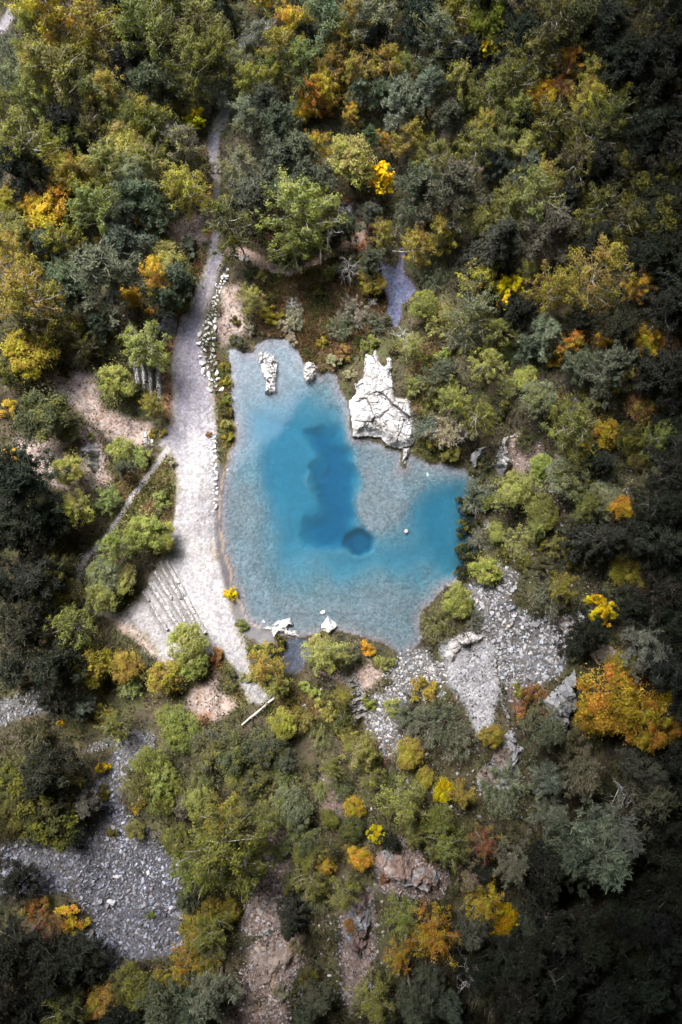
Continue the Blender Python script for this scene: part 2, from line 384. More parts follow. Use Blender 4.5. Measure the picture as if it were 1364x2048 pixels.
bg_ = np.where(PY[..., None] > 1660, C3(.19, .15, .125), C3(.38, .3, .255)); col = lay(col, beige*.95, bg_); col = lay(col, beige*sstep(.55, .68, nb)*.7, C3(.26, .17, .11)); col = lay(col, beige*sstep(.55, .62, nz)*.5, bg_*1.25)
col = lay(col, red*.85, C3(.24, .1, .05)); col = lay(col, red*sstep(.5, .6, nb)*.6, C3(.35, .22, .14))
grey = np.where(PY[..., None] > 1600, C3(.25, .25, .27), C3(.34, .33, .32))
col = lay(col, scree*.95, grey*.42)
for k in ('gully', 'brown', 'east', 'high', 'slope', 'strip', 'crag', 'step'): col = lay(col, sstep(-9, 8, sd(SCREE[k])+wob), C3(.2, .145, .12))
col = lay(col, sstep(-9, 8, sd(SCREE['fan'])+wob), C3(.36, .355, .36))
# track: lavender grey crushed slate in the north, white limestone dust in the south
white = sstep(760, 960, PY+(nz-.5)*160)*sstep(-60, 40, PX-385+(PY-850)*.25+(nc-.5)*60)
tc = lay(np.zeros_like(col)+C3(0.238, 0.224, 0.255), sstep(.35, .7, nb)*.35, C3(0.306, 0.286, 0.292))
edge = 1-sstep(0, 22, trk_d)
tc = lay(tc, edge*.5*(PY < 900), C3(0.306, 0.272, 0.245))
tc = lay(tc, np.clip(white, 0, 1)*.95, C3(0.408, 0.391, 0.377)); tc = lay(tc, white*sstep(.5, .65, nb)*.5, C3(.40, .405, .425)); tc = lay(tc, sstep(900, 1000, PY)*sstep(.56, .42, nc)*.5, C3(0.320, 0.306, 0.313))
tc = lay(tc, sstep(1150, 1230, PY)*sstep(360, 300, PX)*.5, C3(0.340, 0.313, 0.299))
tc = lay(tc, sstep(1300, 1350, PY)*.75, C3(0.286, 0.279, 0.279))
tc = lay(tc, sstep(20, 0, np.abs(PX-425)+np.abs(PY-1100)*.6)*.5, C3(0.286, 0.204, 0.136))
rut = np.minimum(np.abs(trk_d-15-(nz-.5)*8), np.abs(trk_d-32-(nz-.5)*10))
tc = tc*(1-.14*sstep(5, 1, rut)*sstep(.35, .6, N2.fbm(GX, GY, .3, 3)))[..., None]*(.86+.28*N3.fbm(GX, GY, .12, 4))[..., None]
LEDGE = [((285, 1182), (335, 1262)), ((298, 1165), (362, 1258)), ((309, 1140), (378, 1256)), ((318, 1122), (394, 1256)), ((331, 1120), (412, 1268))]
for a_, b_ in LEDGE: tc = lay(tc, sstep(6.5, 3.5, line_d(PX+5+wob*.12, PY, [a_, b_]))*.85, C3(.17, .16, .15))  # dark line beside each ledge, painted in place of crevice shade
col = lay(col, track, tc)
verge = track*(1-sstep(2, 13, trk_d+(nb-.5)*22)); col = lay(col, verge*sstep(.42, .6, nz)*.8, C3(.2, .17, .1))
col = lay(col, foot*(PX < 420), C3(.36, .33, .31)); col = lay(col, foot*(PX >= 420), C3(.33, .24, .19))
# the shore: damp muddy strip in painted shade below the white track edge, rust line at the water
shore = (water_d < 0)*sstep(-16, -8, water_d)
shaded_mud = sstep(-8, 3, sd(PL('428,940 440,930 440,1000 446,1100 462,1150 470,1185 478,1225 462,1200 447,1165 437,1120 428,1060')))
col = lay(col, shaded_mud, C3(.12, .11, .115))
mud2 = sstep(-8, 4, sd(PL('468,1215 482,1215 500,1248 560,1270 560,1290 520,1290 490,1270 472,1240')))
col = lay(col, mud2, C3(.16, .155, .16))
rust = np.exp(-((water_d+1.5)/2.4)**2)*(PX < 520)*(PY > 840)
col = lay(col, rust*.6, C3(.45, .34, .24))
damp = sstep(-14, 0, water_d)*(1-rust)
col = col*(1-.35*damp*(PX > 520))[..., None]
# bed of the pond: pale slate silt, stonier in the shallows
bed = np.zeros_like(col)+C3(.18, .178, .2)
bed = lay(bed, sstep(.7, .3, pool_depth)*.75, C3(.165, .147, .152))
bed = lay(bed, sstep(.46, .62, nb)*sstep(.85, .32, pool_depth)*.3, C3(.2, .19, .187))
bed = lay(bed, sstep(.46, .6, nz)*.3, C3(.215, .225, .245))
bed = lay(bed, sstep(640, 760, PX)*sstep(930, 900, PY)*.0, C3(.3, .3, .3))
oval = sstep(1.25, .95, np.hypot((PX-722)/27, (PY-1080)/21)+(N1.fbm(GX, GY, .45, 4)-.5)*1.1); bed = lay(bed, oval*.75, C3(.06, .09, .12))
bed = lay(bed, sstep(1.5, 2.1, pool_depth)*.35, C3(.1, .12, .15))
bed = lay(bed, sstep(900, 945, PX)*sstep(940, 980, PY)*(1-sstep(1140, 1180, PY)), C3(.05, .07, .075))  # dark bank reflection painted into the bed along the right shore
bed = lay(bed, 1.*((strm_d > -20) & (PY < 720) & (PX > 740)), C3(.12, .12, .175)); bed = lay(bed, 1.*((pool_d > -20) & (PY > 1277)), C3(.1, .1, .125))  # lavender stream bed carries the sky's reflection in its colour
col = lay(col, 1.*(water_d > 0), bed)
peb = np.clip(scree*.9+track*.45+foot*.4+beige*.6+(water_d > 0)*sstep(.85, .32, pool_depth)*.55+.12, 0, 1)
COLS = np.concatenate([np.clip(col, 0, 1), peb[..., None]], -1)

# ------------------------------------------------------------------ cut the relief into ground, track, footpath, bed
M_GROUND = ground_material()
nx, ny = GX.shape
I = np.arange(nx*ny).reshape(nx, ny)
quads = np.stack([I[:-1, :-1], I[1:, :-1], I[1:, 1:], I[:-1, 1:]], -1)
cc = lambda A: (A[:-1, :-1]+A[1:, :-1]+A[1:, 1:]+A[:-1, 1:])/4
cls = np.zeros((nx-1, ny-1), int)
cls[cc(foot) > .5] = 2; cls[cc(track) > .5] = 1; cls[cc(water_d) > 0] = 3
V = np.stack([GX, GY, HG], -1).reshape(-1, 3); CV = COLS.reshape(-1, 4)
for k, nm, lab, cat in ((0, 'ground', 'brown forest floor, scree and beige clearings around the pond', 'ground'), (1, 'gravel_track', 'grey and white gravel track running down the left side of the pond', 'track'),
                        (2, 'footpath', 'narrow trodden footpaths branching from the gravel track', 'path'), (3, 'pond_bed', 'pale silty bed under the clear blue water', 'pond bed')):
    q = quads[cls == k]; u, inv = np.unique(q.ravel(), return_inverse=True)
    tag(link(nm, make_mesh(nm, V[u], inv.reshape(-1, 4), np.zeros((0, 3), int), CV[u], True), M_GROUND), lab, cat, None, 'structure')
# the land beyond the picture, out to the horizon
b = MB(); ring = []
xs = np.array([-3000, -800, -300, -140, X0+1, X1-1, 140, 300, 800, 3000.]); ys = np.array([-3000, -800, -300, -150, Y0+1, Y1-1, 150, 300, 800, 3000.])
for i in range(9):
    for j in range(9):
        if i == 4 and j == 4: continue
        P = [(xs[i], ys[j]), (xs[i+1], ys[j]), (xs[i+1], ys[j+1]), (xs[i], ys[j+1])]
        b.add([(x, y, 4.+min(60, max(0, max(abs(x), abs(y))-100)*.05)) for x, y in P], [[0, 1, 2, 3]], c=(.05, .05, .025, .2))
tag(b.build('surrounding_land', M_GROUND), 'wooded land stretching away beyond the quarry', 'land', None, 'structure')

# ------------------------------------------------------------------ water
def water_slab(name, poly, level, mat, lab, grow):
    P = np.array(poly); c = P.mean(0)
    pts = np.array([unproject(px, py, level) for px, py in P])
    cen = pts.mean(0)
    # push the outline a little under the bank along its outward normal
    nxt = np.roll(pts, -1, 0); prv = np.roll(pts, 1, 0); t = nxt-prv; nrm = np.stack([t[:, 1], -t[:, 0]], 1); nrm /= np.linalg.norm(nrm, axis=1)[:, None]
    A = np.sum(pts[:, 0]*nxt[:, 1]-nxt[:, 0]*pts[:, 1])
    if A < 0: nrm = -nrm
    pts = pts+nrm*grow
    if A < 0: pts = pts[::-1]
    bm = __import__('bmesh').new()
    top = [bm.verts.new((x, y, level)) for x, y in pts]; bot = [bm.verts.new((x, y, -14.)) for x, y in pts]
    n = len(pts)
    f = bm.faces.new(top); g = bm.faces.new(bot[::-1])
    for i in range(n): bm.faces.new((top[i], bot[i], bot[(i+1) % n], top[(i+1) % n]))
    __import__('bmesh').ops.triangulate(bm, faces=[f, g])
    me = bpy.data.meshes.new(name); bm.to_mesh(me); bm.free()
    return tag(link(name, me, mat), lab, 'water', None, 'structure')
W_POND = water_material('pond_water', (.95, .185, .035), milk=.14)
W_STREAM = water_material('stream_water', (.5, .3, .2))
water_slab('pond_water', POND, 0., W_POND, 'clear turquoise quarry pond', .9)
water_slab('pool_water', POOL, .0, W_STREAM, 'small dark pool below the white slab', .3)
water_slab('stream_water', STREAM, .0, W_STREAM, 'lavender grey stream pool above the pond', .35)
# ------------------------------------------------------------------ rock outcrops
M_ROCK = rock_material('weathered_rock'); M_STONE = stone_material('quarried_stone')
def outcrop(name, poly, H, colour, label, cell=1.2, tilt=.25, step=.35, edge=.8, dome=.3, slope=(0, 0), cat='rock', bed_dir=None, clean=.6, seed=0, res=.11, c2=None, stretch=1., wob=.6, f2=1.):
    """a block of rock: traced outline, jointed into tilted facets, standing on the relief"""
    P = np.array(poly); px, py = P[:, 0], P[:, 1]
    x, y, z = ground(px, py, H*.5)
    poly_w = np.stack([x, y], 1); c = poly_w.mean(0); zb = float(np.median(z))
    r = np.random.default_rng(seed+11)
    x0, y0 = poly_w.min(0)-.4; x1, y1 = poly_w.max(0)+.4
    ax = np.arange(x0, x1+res, res); ay = np.arange(y0, y1+res, res)
    A, B = np.meshgrid(ax, ay, indexing='ij')
    wobx = (N1.fbm(A, B, 1.1, 3)-.5)*.9; woby = (N2.fbm(A, B, 1.1, 3)-.5)*.9
    s = poly_sd(A+wobx*wob, B+woby*wob, poly_w)
    # joints: warped voronoi cells, each broken again into smaller blocks
    area = (x1-x0)*(y1-y0); a = R(bed_dir if bed_dir is not None else r.uniform(0, 180)); ca, sa = math.cos(a), math.sin(a)
    def uv(p, q): return (p*ca+q*sa), (-p*sa+q*ca)*stretch
    def joints(size, wb):
        n = max(6, int(area/size**2)); sx = r.uniform(x0, x1, n); sy = r.uniform(y0, y1, n)
        U, W = uv(A+wobx*wb, B+woby*wb); su, sw = uv(sx, sy)
        d1 = np.full(A.shape, 1e9); d2 = d1.copy(); idx = np.zeros(A.shape, int)
        for k in range(n):
            d = np.hypot(U-su[k], W-sw[k]); m = d < d1
            d2 = np.where(m, d1, np.minimum(d2, d)); idx = np.where(m, k, idx); d1 = np.where(m, d, d1)
        return n, sx[idx], sy[idx], idx, d2-d1
    n, cx_, cy_, idx, gap = joints(cell, .5)
    off = r.normal(0, step, n); tx = r.normal(0, tilt, n); ty = r.normal(0, tilt, n)
    facet = off[idx]+tx[idx]*(A-cx_)+ty[idx]*(B-cy_)
    n2_, fx_, fy_, idf, gap2 = joints(max(.32, cell*.42), .3)
    o2 = r.normal(0, step*.38*f2, n2_); t2 = r.normal(0, tilt*.9*f2, (2, n2_))
    facet = facet+o2[idf]+t2[0][idf]*(A-fx_)+t2[1][idf]*(B-fy_)
    crack = np.maximum(1-sstep(0, .15, gap), .75*(1-sstep(0, .1, gap2)))
    prof = sstep(-.05, edge, s)
    D = np.maximum(s, 0)/max(.1, s.max())
    top = H*(1-dome+dome*sstep(0, 1, D))+facet+slope[0]*(A-c[0])+slope[1]*(B-c[1])+(N3.fbm(A, B, 1.8, 4)-.5)*.3-crack*.22
    gz = hz(A, B)
    Z = np.where(s > -.02, gz*.45+zb*.55+top*prof-.1, gz-.6)
    Z = np.where(s > -.02, np.maximum(Z, np.minimum(gz, zb)-.5), np.minimum(gz, zb)-.8)
    keep = s > -.3
    tone = (.82+.36*r.random(n))[idx]*(.88+.24*r.random(n2_))[idf]*(1-.3*crack)
    base = np.zeros(A.shape+(3,))+np.array(colour)
    if c2 is not None: base = lay(base, sstep(.47, .6, N2.fbm(A, B, .5, 4)), np.array(c2))
    if zb < .35: tone = tone*(1-.5*sstep(.2, .06, Z))          # damp band at the waterline
    cl = np.concatenate([np.clip(base*tone[..., None], 0, .9), np.full(A.shape+(1,), clean)], -1)
    mx, my = A.shape; I = np.arange(mx*my).reshape(mx, my)
    q = np.stack([I[:-1, :-1], I[1:, :-1], I[1:, 1:], I[:-1, 1:]], -1)
    kk = keep[:-1, :-1] & keep[1:, :-1] & keep[1:, 1:] & keep[:-1, 1:]
    q = q[kk]; u, inv = np.unique(q.ravel(), return_inverse=True)
    V = np.stack([A-c[0], B-c[1], Z-zb], -1).reshape(-1, 3)
    o = link(name, make_mesh(name, V[u], inv.reshape(-1, 4), np.zeros((0, 3), int), cl.reshape(-1, 4)[u], False), M_ROCK)
    o.location = (c[0], c[1], zb)
    return tag(o, label, cat)
WHITE, PALE, GREY, DGREY, PINK = (.56, .55, .54), (.4, .39, .375), (.26, .26, .26), (.18, .18, .19), (.31, .25, .21)
OC = [
 ('rock_outcrop', '728,702 745,700 752,688 766,722 770,705 790,712 791,745 800,760 797,788 825,790 833,830 834,872 826,888 800,896 775,890 760,875 735,870 706,873 703,838 698,800 714,782 708,765 722,750', 1.5, WHITE, 'large white rock outcrop jutting into the top right of the pond', dict(cell=2.2, tilt=.16, step=.17, f2=.7, edge=1.1, bed_dir=70, stretch=.75, clean=.7, c2=(.44, .42, .395))),
 ('rock_outcrop', '802,893 824,890 820,915 813,936 803,922', .9, WHITE, 'small white rock spur below the large white outcrop', dict(cell=.6, clean=.8)),
 ('rock_outcrop', '511,706 530,700 549,708 559,726 555,760 556,786 540,791 526,785 530,765 520,738', 1.5, (.62, .6, .58), 'tall white rock islet standing in the upper left of the pond', dict(cell=1.1, tilt=.25, clean=.85, edge=.35, step=.22)),
 ('rock_outcrop', '607,724 625,718 639,735 632,755 615,771 606,750', 1.1, (.6, .57, .53), 'small white rock islet right of the tall one, mossy at its ends', dict(cell=.9, clean=.5, edge=.35)),
 ('rock_outcrop', '520,1258 540,1250 555,1240 580,1237 590,1255 603,1275 575,1273 560,1265 547,1276 538,1264', .7, (.72, .7, .68), 'broken white rock shelf at the bottom left edge of the pond', dict(cell=1.0, tilt=.2, clean=1., edge=.4)),
 ('rock_slab', '641,1256 655,1230 680,1250 667,1262 655,1270', .9, (.8, .79, .78), 'smooth bright white slab at the bottom edge of the pond', dict(cell=2.5, tilt=.15, step=.1, clean=1., edge=.35)),
 ('rock_outcrop', '150,892 175,879 192,900 190,936 181,952 165,915', 2.2, PALE, 'pale craggy rock on the left slope beside the wide dark tree', dict(cell=.8, tilt=.5, clean=.7)),
 ('rock_outcrop', '300,640 330,612 351,625 349,665 308,669', 2.4, GREY, 'grey upright rock face left of the track', dict(cell=1.3, tilt=.4, bed_dir=100, stretch=.4, clean=.8)),
 ('rock_outcrop', '176,686 200,668 213,675 208,690 185,696', 1.0, PALE, 'small pale rock in the leafy gap on the left slope', dict(cell=.7)),
 ('rock_outcrop', '399,442 405,420 419,430 416,455 405,462', 1.6, GREY, 'grey rock at the edge of the track above the beige clearing', dict(cell=.8)),
 ('rock_outcrop', '985,930 1003,895 1012,873 1026,865 1020,900 1032,925 1012,950', 2.6, PALE, 'pale steep crag above the right end of the pond', dict(cell=1.0, tilt=.5, clean=.7)),
 ('rock_outcrop', '938,922 955,893 995,874 1001,881 968,905 950,936', 1.0, PALE, 'low ridge of pale broken rock above the right end of the pond', dict(cell=.55, tilt=.4)),
 ('rock_outcrop', '893,1312 903,1282 918,1268 945,1258 978,1272 966,1290 930,1298 905,1326', 1.2, (.56, .53, .5), 'whitish bedrock above the gravel fan', dict(cell=1.1, clean=.75)),
 ('rock_outcrop', '853,1342 880,1318 893,1345 872,1358', 1.0, (.46, .45, .44), 'light grey boulder sized outcrop left of the gravel fan', dict(cell=1.2)),
 ('rock_outcrop', '680,1345 712,1340 735,1392 738,1436 708,1452 690,1400', .9, (.42, .4, .38), 'layered grey rock slab with long parallel beds below the pond', dict(cell=.8, bed_dir=-70, stretch=.28, tilt=.3)),
 ('rock_outcrop', '988,1312 1000,1330 1012,1400 1032,1442 1012,1452 1000,1400 985,1345', 1.1, PALE, 'long narrow rib of pale rock right of the gravel fan', dict(cell=.8, bed_dir=-75, stretch=.4)),
 ('rock_outcrop', '1093,1405 1130,1370 1160,1338 1158,1400 1146,1450 1136,1478 1110,1445', 3.0, (.4, .4, .4), 'grey shattered cliff left of the big golden trees', dict(cell=.8, tilt=.55, step=.5)),
 ('rock_outcrop', '958,1545 990,1520 1000,1482 1030,1460 1052,1500 1042,1560 1060,1600 1020,1640 990,1602 950,1600', 2.0, (.36, .36, .365), 'grey bedrock ledges under the bare grey trees', dict(cell=1.5, tilt=.25, edge=1.3, wob=1.1, dome=.5, c2=(.25, .2, .17))),
 ('rock_outcrop', '510,1890 540,1876 600,1888 604,1920 575,1962 580,2052 440,2052 470,2000 500,1940', 1.1, PINK, 'broad pinkish terraced rock at the bottom edge', dict(cell=1.5, tilt=.15, step=.4, bed_dir=10, stretch=1.7, edge=1.6, dome=.5, wob=1.1, clean=.6, c2=(.3, .22, .16))),
 ('rock_outcrop', '700,1812 720,1778 742,1790 748,1850 741,1900 722,1952 692,1902 680,1850', 1.6, (.31, .31, .32), 'grey fissured crag left of the large orange tree', dict(cell=1.2, tilt=.3, clean=.45, edge=1.2, wob=1.1, c2=(.2, .14, .12))),
 ('rock_outcrop', '750,1722 775,1705 800,1680 832,1720 882,1740 892,1790 850,1792 800,1782 752,1762', 2.0, (.34, .325, .32), 'grey and pink stepped crag above the large orange tree', dict(cell=1.3, tilt=.25, edge=1.3, wob=1.1, dome=.5, c2=(.3, .21, .17))),
 ('rock_outcrop', '88,1932 130,1918 122,2000 92,2022 78,1980', 2.0, DGREY, 'dark grey rock wall in the bottom left corner wood', dict(cell=1.2)),
 ('rock_outcrop', '672,385 692,398 716,402 712,430 690,452 674,440', 1.8, (.36, .35, .36), 'grey rock face below the tall yellow birch by the stream', dict(cell=.9)),
 ('rock_outcrop', '1185,1312 1212,1290 1250,1295 1272,1318 1262,1334 1230,1337 1200,1332', 2.0, (.44, .36, .28), 'smooth sandy coloured boulder outcrop above the big golden trees', dict(cell=1.8, tilt=.3, clean=.9)),
 ('rock_outcrop', '1150,790 1180,798 1203,815 1186,832 1160,822', 1.2, (.38, .36, .36), 'grey broken rock in the right hand slope', dict(cell=.7)),
 ('rock_outcrop', '1090,1080 1085,1068 1068,1072 1074,1086', .8, GREY, 'small grey rock among the shrubs right of the pond', dict(cell=.7)),
 ('rock_outcrop', '846,1578 868,1560 880,1585 862,1602', 1.2, (.36, .36, .37), 'small grey rock above the two yellow birches near the bottom', dict(cell=.8)),
]
for i, (nm, pl, H, c, lab, kw) in enumerate(OC): outcrop(nm, PL(pl), H, c, lab, seed=i, **kw)
# long low ledges of cut stone
def ledge(p0, p1, w, H, label, seed, group, colour=(.6, .58, .56)):
    (xa, ya), (xb, yb) = p0, p1; n = 7; L = math.hypot(xb-xa, yb-ya); nx_, ny_ = -(yb-ya)/L*w/2, (xb-xa)/L*w/2
    r = np.random.default_rng(seed); A = []; B = []
    for k in range(n):
        t = k/(n-1); j = r.normal(0, .6, 2); e = .8+.35*r.random()
        A.append((xa+(xb-xa)*t+nx_*e+j[0], ya+(yb-ya)*t+ny_*e+j[1])); B.append((xa+(xb-xa)*t-nx_*e+j[0], ya+(yb-ya)*t-ny_*e+j[1]))
    o = outcrop('stone_ledge', A+B[::-1], H, colour, label, cell=1.0, tilt=.1, step=.1, edge=.14, dome=.05, clean=.9, f2=.7, seed=seed, res=.07, cat='ledge', wob=.08)
    o['group'] = group
g1 = 'parallel stone ledges beside the lower track'; o4 = ('leftmost', 'second from left', 'middle', 'second from right', 'rightmost')
for k, (a, b, w) in enumerate([((285, 1182), (335, 1262), 6), ((298, 1165), (362, 1258), 8), ((309, 1140), (378, 1256), 8), ((318, 1122), (394, 1256), 8), ((331, 1120), (412, 1268), 10)]):
    ledge(a, b, w, .6, f'{o4[k]} of the five slanting stone ledges on the white track', 100+k, g1)
g2 = 'upright stone ledges left of the track'; o5 = ('leftmost', 'second from left', 'second from right', 'rightmost')
for k, (a, b, w) in enumerate([((268, 720), (276, 770), 11), ((283, 722), (292, 778), 9), ((299, 722), (302, 790), 9), ((315, 718), (319, 800), 11)]):
    ledge(a, b, w, .8, f'{o5[k]} of the four pale ledges below the green tree left of the track', 120+k, g2, (.5, .49, .49))
for k, (a, b, w) in enumerate([((290, 862), (292, 892), 8), ((303, 874), (304, 893), 7)]):
    ledge(a, b, w, .5, ('left', 'right')[k]+' one of two short pale ledges above the footpath fork', 130+k, 'short ledges above the footpath')

# ------------------------------------------------------------------ loose stone
import bmesh
def rock_proto(seed, n=13, flat=.7):
    r = np.random.default_rng(seed); p = r.normal(size=(n, 3)); p /= np.linalg.norm(p, axis=1)[:, None]
    p *= (.75+.35*r.random((n, 1))); p *= (1, r.uniform(.55, .95), flat*r.uniform(.7, 1.1))
    bm = bmesh.new(); vs = [bm.verts.new(v) for v in p]; res = bmesh.ops.convex_hull(bm, input=vs)
    bmesh.ops.delete(bm, geom=[g for g in res['geom_interior'] if isinstance(g, bmesh.types.BMVert)], context='VERTS')
    bm.verts.index_update(); bm.normal_update()
    v = np.array([x.co[:] for x in bm.verts]); f = np.array([[x.index for x in q.verts] for q in bm.faces]); bm.free()
    return v, f
PROTO = [rock_proto(s, 10+s % 6, .55+.1*(s % 4)) for s in range(16)]
def rot(n, r, full=True):
    a = r.uniform(0, 2*math.pi, n); b = r.normal(0, .45 if full else .15, n); c = r.normal(0, .45 if full else .15, n)
    ca, sa, cb, sb, cc_, sc_ = np.cos(a), np.sin(a), np.cos(b), np.sin(b), np.cos(c), np.sin(c); o = np.zeros(n); l = np.ones(n)
    Z = np.stack([np.stack([ca, -sa, o], -1), np.stack([sa, ca, o], -1), np.stack([o, o, l], -1)], -2)
    X = np.stack([np.stack([l, o, o], -1), np.stack([o, cb, -sb], -1), np.stack([o, sb, cb], -1)], -2)
    Y = np.stack([np.stack([cc_, o, sc_], -1), np.stack([o, l, o], -1), np.stack([-sc_, o, cc_], -1)], -2)
    return Z @ X @ Y
def rubble(x, y, z, s, colr, seed):
    r = np.random.default_rng(seed); b = MB(); n = len(x); M = rot(n, r); pick = r.integers(0, len(PROTO), n)
    for k, (v, f) in enumerate(PROTO):
        i = np.where(pick == k)[0]
        if not len(i): continue
        vv = np.einsum('nij,vj->nvi', M[i], v)*s[i, None, None]+np.stack([x[i], y[i], z[i]], -1)[:, None]
        t = (f[None]+np.arange(len(i))[:, None, None]*len(v)).reshape(-1, 3)
        b.add(vv.reshape(-1, 3), t=t, c=np.repeat(colr[i], len(v), 0))
    return b
def inpoly(poly, n, r, grow=4):
    P = np.array(poly); lo = P.min(0)-grow; hi = P.max(0)+grow; px = r.uniform(lo[0], hi[0], n); py = r.uniform(lo[1], hi[1], n)
    w_ = (N1.fbm(px/13.65, py/13.65, .5, 3)-.5)*22
    k = poly_sd(px, py, poly)+w_ > -grow
    return px[k], py[k]
def shade(n, r, base, var=.28, warm=.06):
    t = np.clip(r.normal(1, var, n), .45, 1.7); h = r.normal(0, warm, n)
    c = .8*np.array(base)[None]*t[:, None]*np.stack([1+h, np.ones(n), 1-h], -1)
    return np.concatenate([np.clip(c, .02, .85), np.ones((n, 1))], -1)
rr = np.random.default_rng(21)
# zone: (stones per photo pixel^2, radius range in m, colour, label)
ZS = dict(right=(.034, .13, .42, (.47, .47, .48), 'slope of broken grey boulders and rubble below the pond on the right'), fan=(.05, .07, .25, (.41, .41, .42), 'fan of fine grey gravel below the whitish bedrock'),
 shore=(.04, .11, .34, (.48, .475, .47), 'pale rubble at the pond foot around the round shrub'), chute=(.038, .11, .33, (.52, .51, .51), 'grey rubble chute below the layered slab'),
 big=(.036, .11, .38, (.31, .315, .36), 'wide slope of blue grey quarry rubble at the bottom left'), gully=(.036, .12, .4, (.38, .34, .325), 'pinkish rubble gully between the trees near the bottom'),
 west=(.035, .12, .34, (.3, .3, .31), 'strip of grey rubble at the left edge'), path=(.04, .08, .26, (.36, .36, .37), 'neck of grey rubble above the wide rubble slope'),
 east=(.03, .08, .26, (.36, .3, .275), 'brownish rubble above the right end of the pond'), brown=(.035, .09, .3, (.24, .2, .2), 'small patch of dark brown rubble between trees'),
 high=(.028, .1, .32, (.36, .32, .31), 'scatter of rubble high on the right slope'), strip=(.03, .1, .36, (.4, .345, .315), 'pinkish broken rubble around the terraced rock at the bottom'), crag=(.03, .09, .34, (.34, .315, .31), 'grey rubble round the fissured crag'), step=(.028, .1, .34, (.37, .32, .3), 'broken rock round the stepped crag'),
 slope=(.025, .08, .28, (.38, .31, .27), 'ochre rubble at the right of the boulder slope'))
for i, (k, (dens, a, bb, c, lab)) in enumerate(ZS.items()):
    P = np.array(SCREE[k]); A = np.prod(P.max(0)-P.min(0)+8); px, py = inpoly(SCREE[k], int(A*dens), rr)
    n = len(px); x, y, z = ground(px, py); s = a*(bb/a)**(rr.random(n)**2.8)*1.12
    cn = .75+.6*N2.fbm(x, y, .3, 3); cl = shade(n, rr, c); cl[:, :3] *= cn[:, None]
    tag(rubble(x, y, z+s*.25, s, np.clip(cl, 0, .9), 40+i).build('rubble', M_STONE), lab, 'rubble', None, 'stuff')
# small stones elsewhere: beige clearings, track edges, shallows of the pond
def spread(nm, polys, n, a, bb, c, lab, seed, var=.3, up=.1):
    r = np.random.default_rng(seed); XX = []; YY = []
    for p in polys:
        P = np.array(p); A = np.prod(P.max(0)-P.min(0)); px, py = inpoly(p, int(A*n), r, 0); XX.append(px); YY.append(py)
    px = np.concatenate(XX); py = np.concatenate(YY); x, y, z = ground(px, py); s = a*(bb/a)**(r.random(len(x))**2.5)
    tag(rubble(x, y, z+s*up, s, shade(len(x), r, c, var), seed).build(nm, M_STONE), lab, nm.split('_')[-1], None, 'stuff')
spread('clearing_stones', BEIGE, .012, .05, .22, (.5, .43, .38), 'small stones strewn over the beige clearings', 61)
spread('track_gravel', [TRACK], .006, .03, .11, (.48, .48, .49), 'loose pale gravel on the track', 62)
spread('track_gravel', [PL('385,780 430,760 434,900 434,1010 440,1130 460,1200 430,1290 400,1240 420,1100 400,930')], .012, .05, .19, (.58, .58, .58), 'white stones along the pond side of the track', 63)
spread('bed_stones', [PL('460,700 520,690 520,850 500,1000 510,1180 640,1240 720,1240 820,1210 845,1290 800,1310 640,1260 500,1245 470,1160 440,1060 445,960 468,880'), PL('705,885 800,905 890,930 940,950 900,970 760,940 710,940')], .014, .05, .2, (.3, .285, .28), 'pebbles lying on the bed in the shallow edges of the pond', 64, .25)
spread('forest_stones', [PL('1000,860 1300,760 1330,1300 1180,1300 1030,1140'), PL('640,1340 1060,1380 1060,1640 760,1640 640,1560'), PL('420,1850 900,1680 900,2040 440,2040'), PL('200,640 340,600 340,720 200,720'), PL('60,850 240,860 240,1000 60,960')], .011, .08, .36, (.42, .39, .37), 'scattered stones on the wooded slopes', 65)

# individual boulders
BPM = []
for k in range(8):
    v, f = rock_proto(200+k, 16, .62); b = MB(); b.add(v, t=f, c=(.9, .9, .9, 1)); BPM.append(b.mesh('boulder'))
def boulder(px, py, s, c, label, group=None, r=rr, sz=None, nm='boulder'):
    x, y, z = ground(np.array([px]), np.array([py]))
    o = link(nm, BPM[int(r.integers(0, 8))], M_STONE); o.color = (*c, 1)
    o.location = (float(x[0]), float(y[0]), float(z[0])+s*.22); o.rotation_euler = (r.normal(0, .25), r.normal(0, .25), r.uniform(0, 6.28))
    o.scale = sz or (s, s*r.uniform(.75, 1.05), s*r.uniform(.7, 1.1))
    return tag(o, label, 'boulder', group)
def tone(c, r=rr, v=.15):
    t = float(np.clip(r.normal(1, v), .6, 1.4)); return tuple(min(.7, .78*q*t) for q in c)
# the white wall of boulders between track and pond
wall = PL('452,552 440,572 434,592 428,618 421,645 413,675 411,700 416,725 422,745 426,765 427,782')
W = np.array(wall); seg = np.r_[0, np.cumsum(np.hypot(*np.diff(W, axis=0).T))]
placed = []
for k in range(1500):
    t = rr.uniform(0, seg[-1]); px = np.interp(t, seg, W[:, 0]); py = np.interp(t, seg, W[:, 1])
    wd = 5+11*sstep(600, 680, py); px += rr.uniform(-wd, wd); s = rr.uniform(3.2, 8.2) if py > 640 else rr.uniform(2.6, 5.5)
    if all(math.hypot(px-a, py-b) > (s+q)*.78 for a, b, q in placed): placed.append((px, py, s))
for px, py, s in placed: boulder(px, py, s*.94/13.65*1.15, tone((.72, .71, .70)), 'white angular boulder in the stone row between track and pond', 'white boulders lining the upper track')
n_wall = len(placed); placed = []
for k in range(400):
    py = rr.uniform(862, 1022); px = np.interp(py, [862, 900, 1022], [427, 429, 431])+rr.uniform(-6, 4); s = rr.uniform(3, 7.5)
    if all(math.hypot(px-a, py-b) > (s+q)*.8 for a, b, q in placed): placed.append((px, py, s))
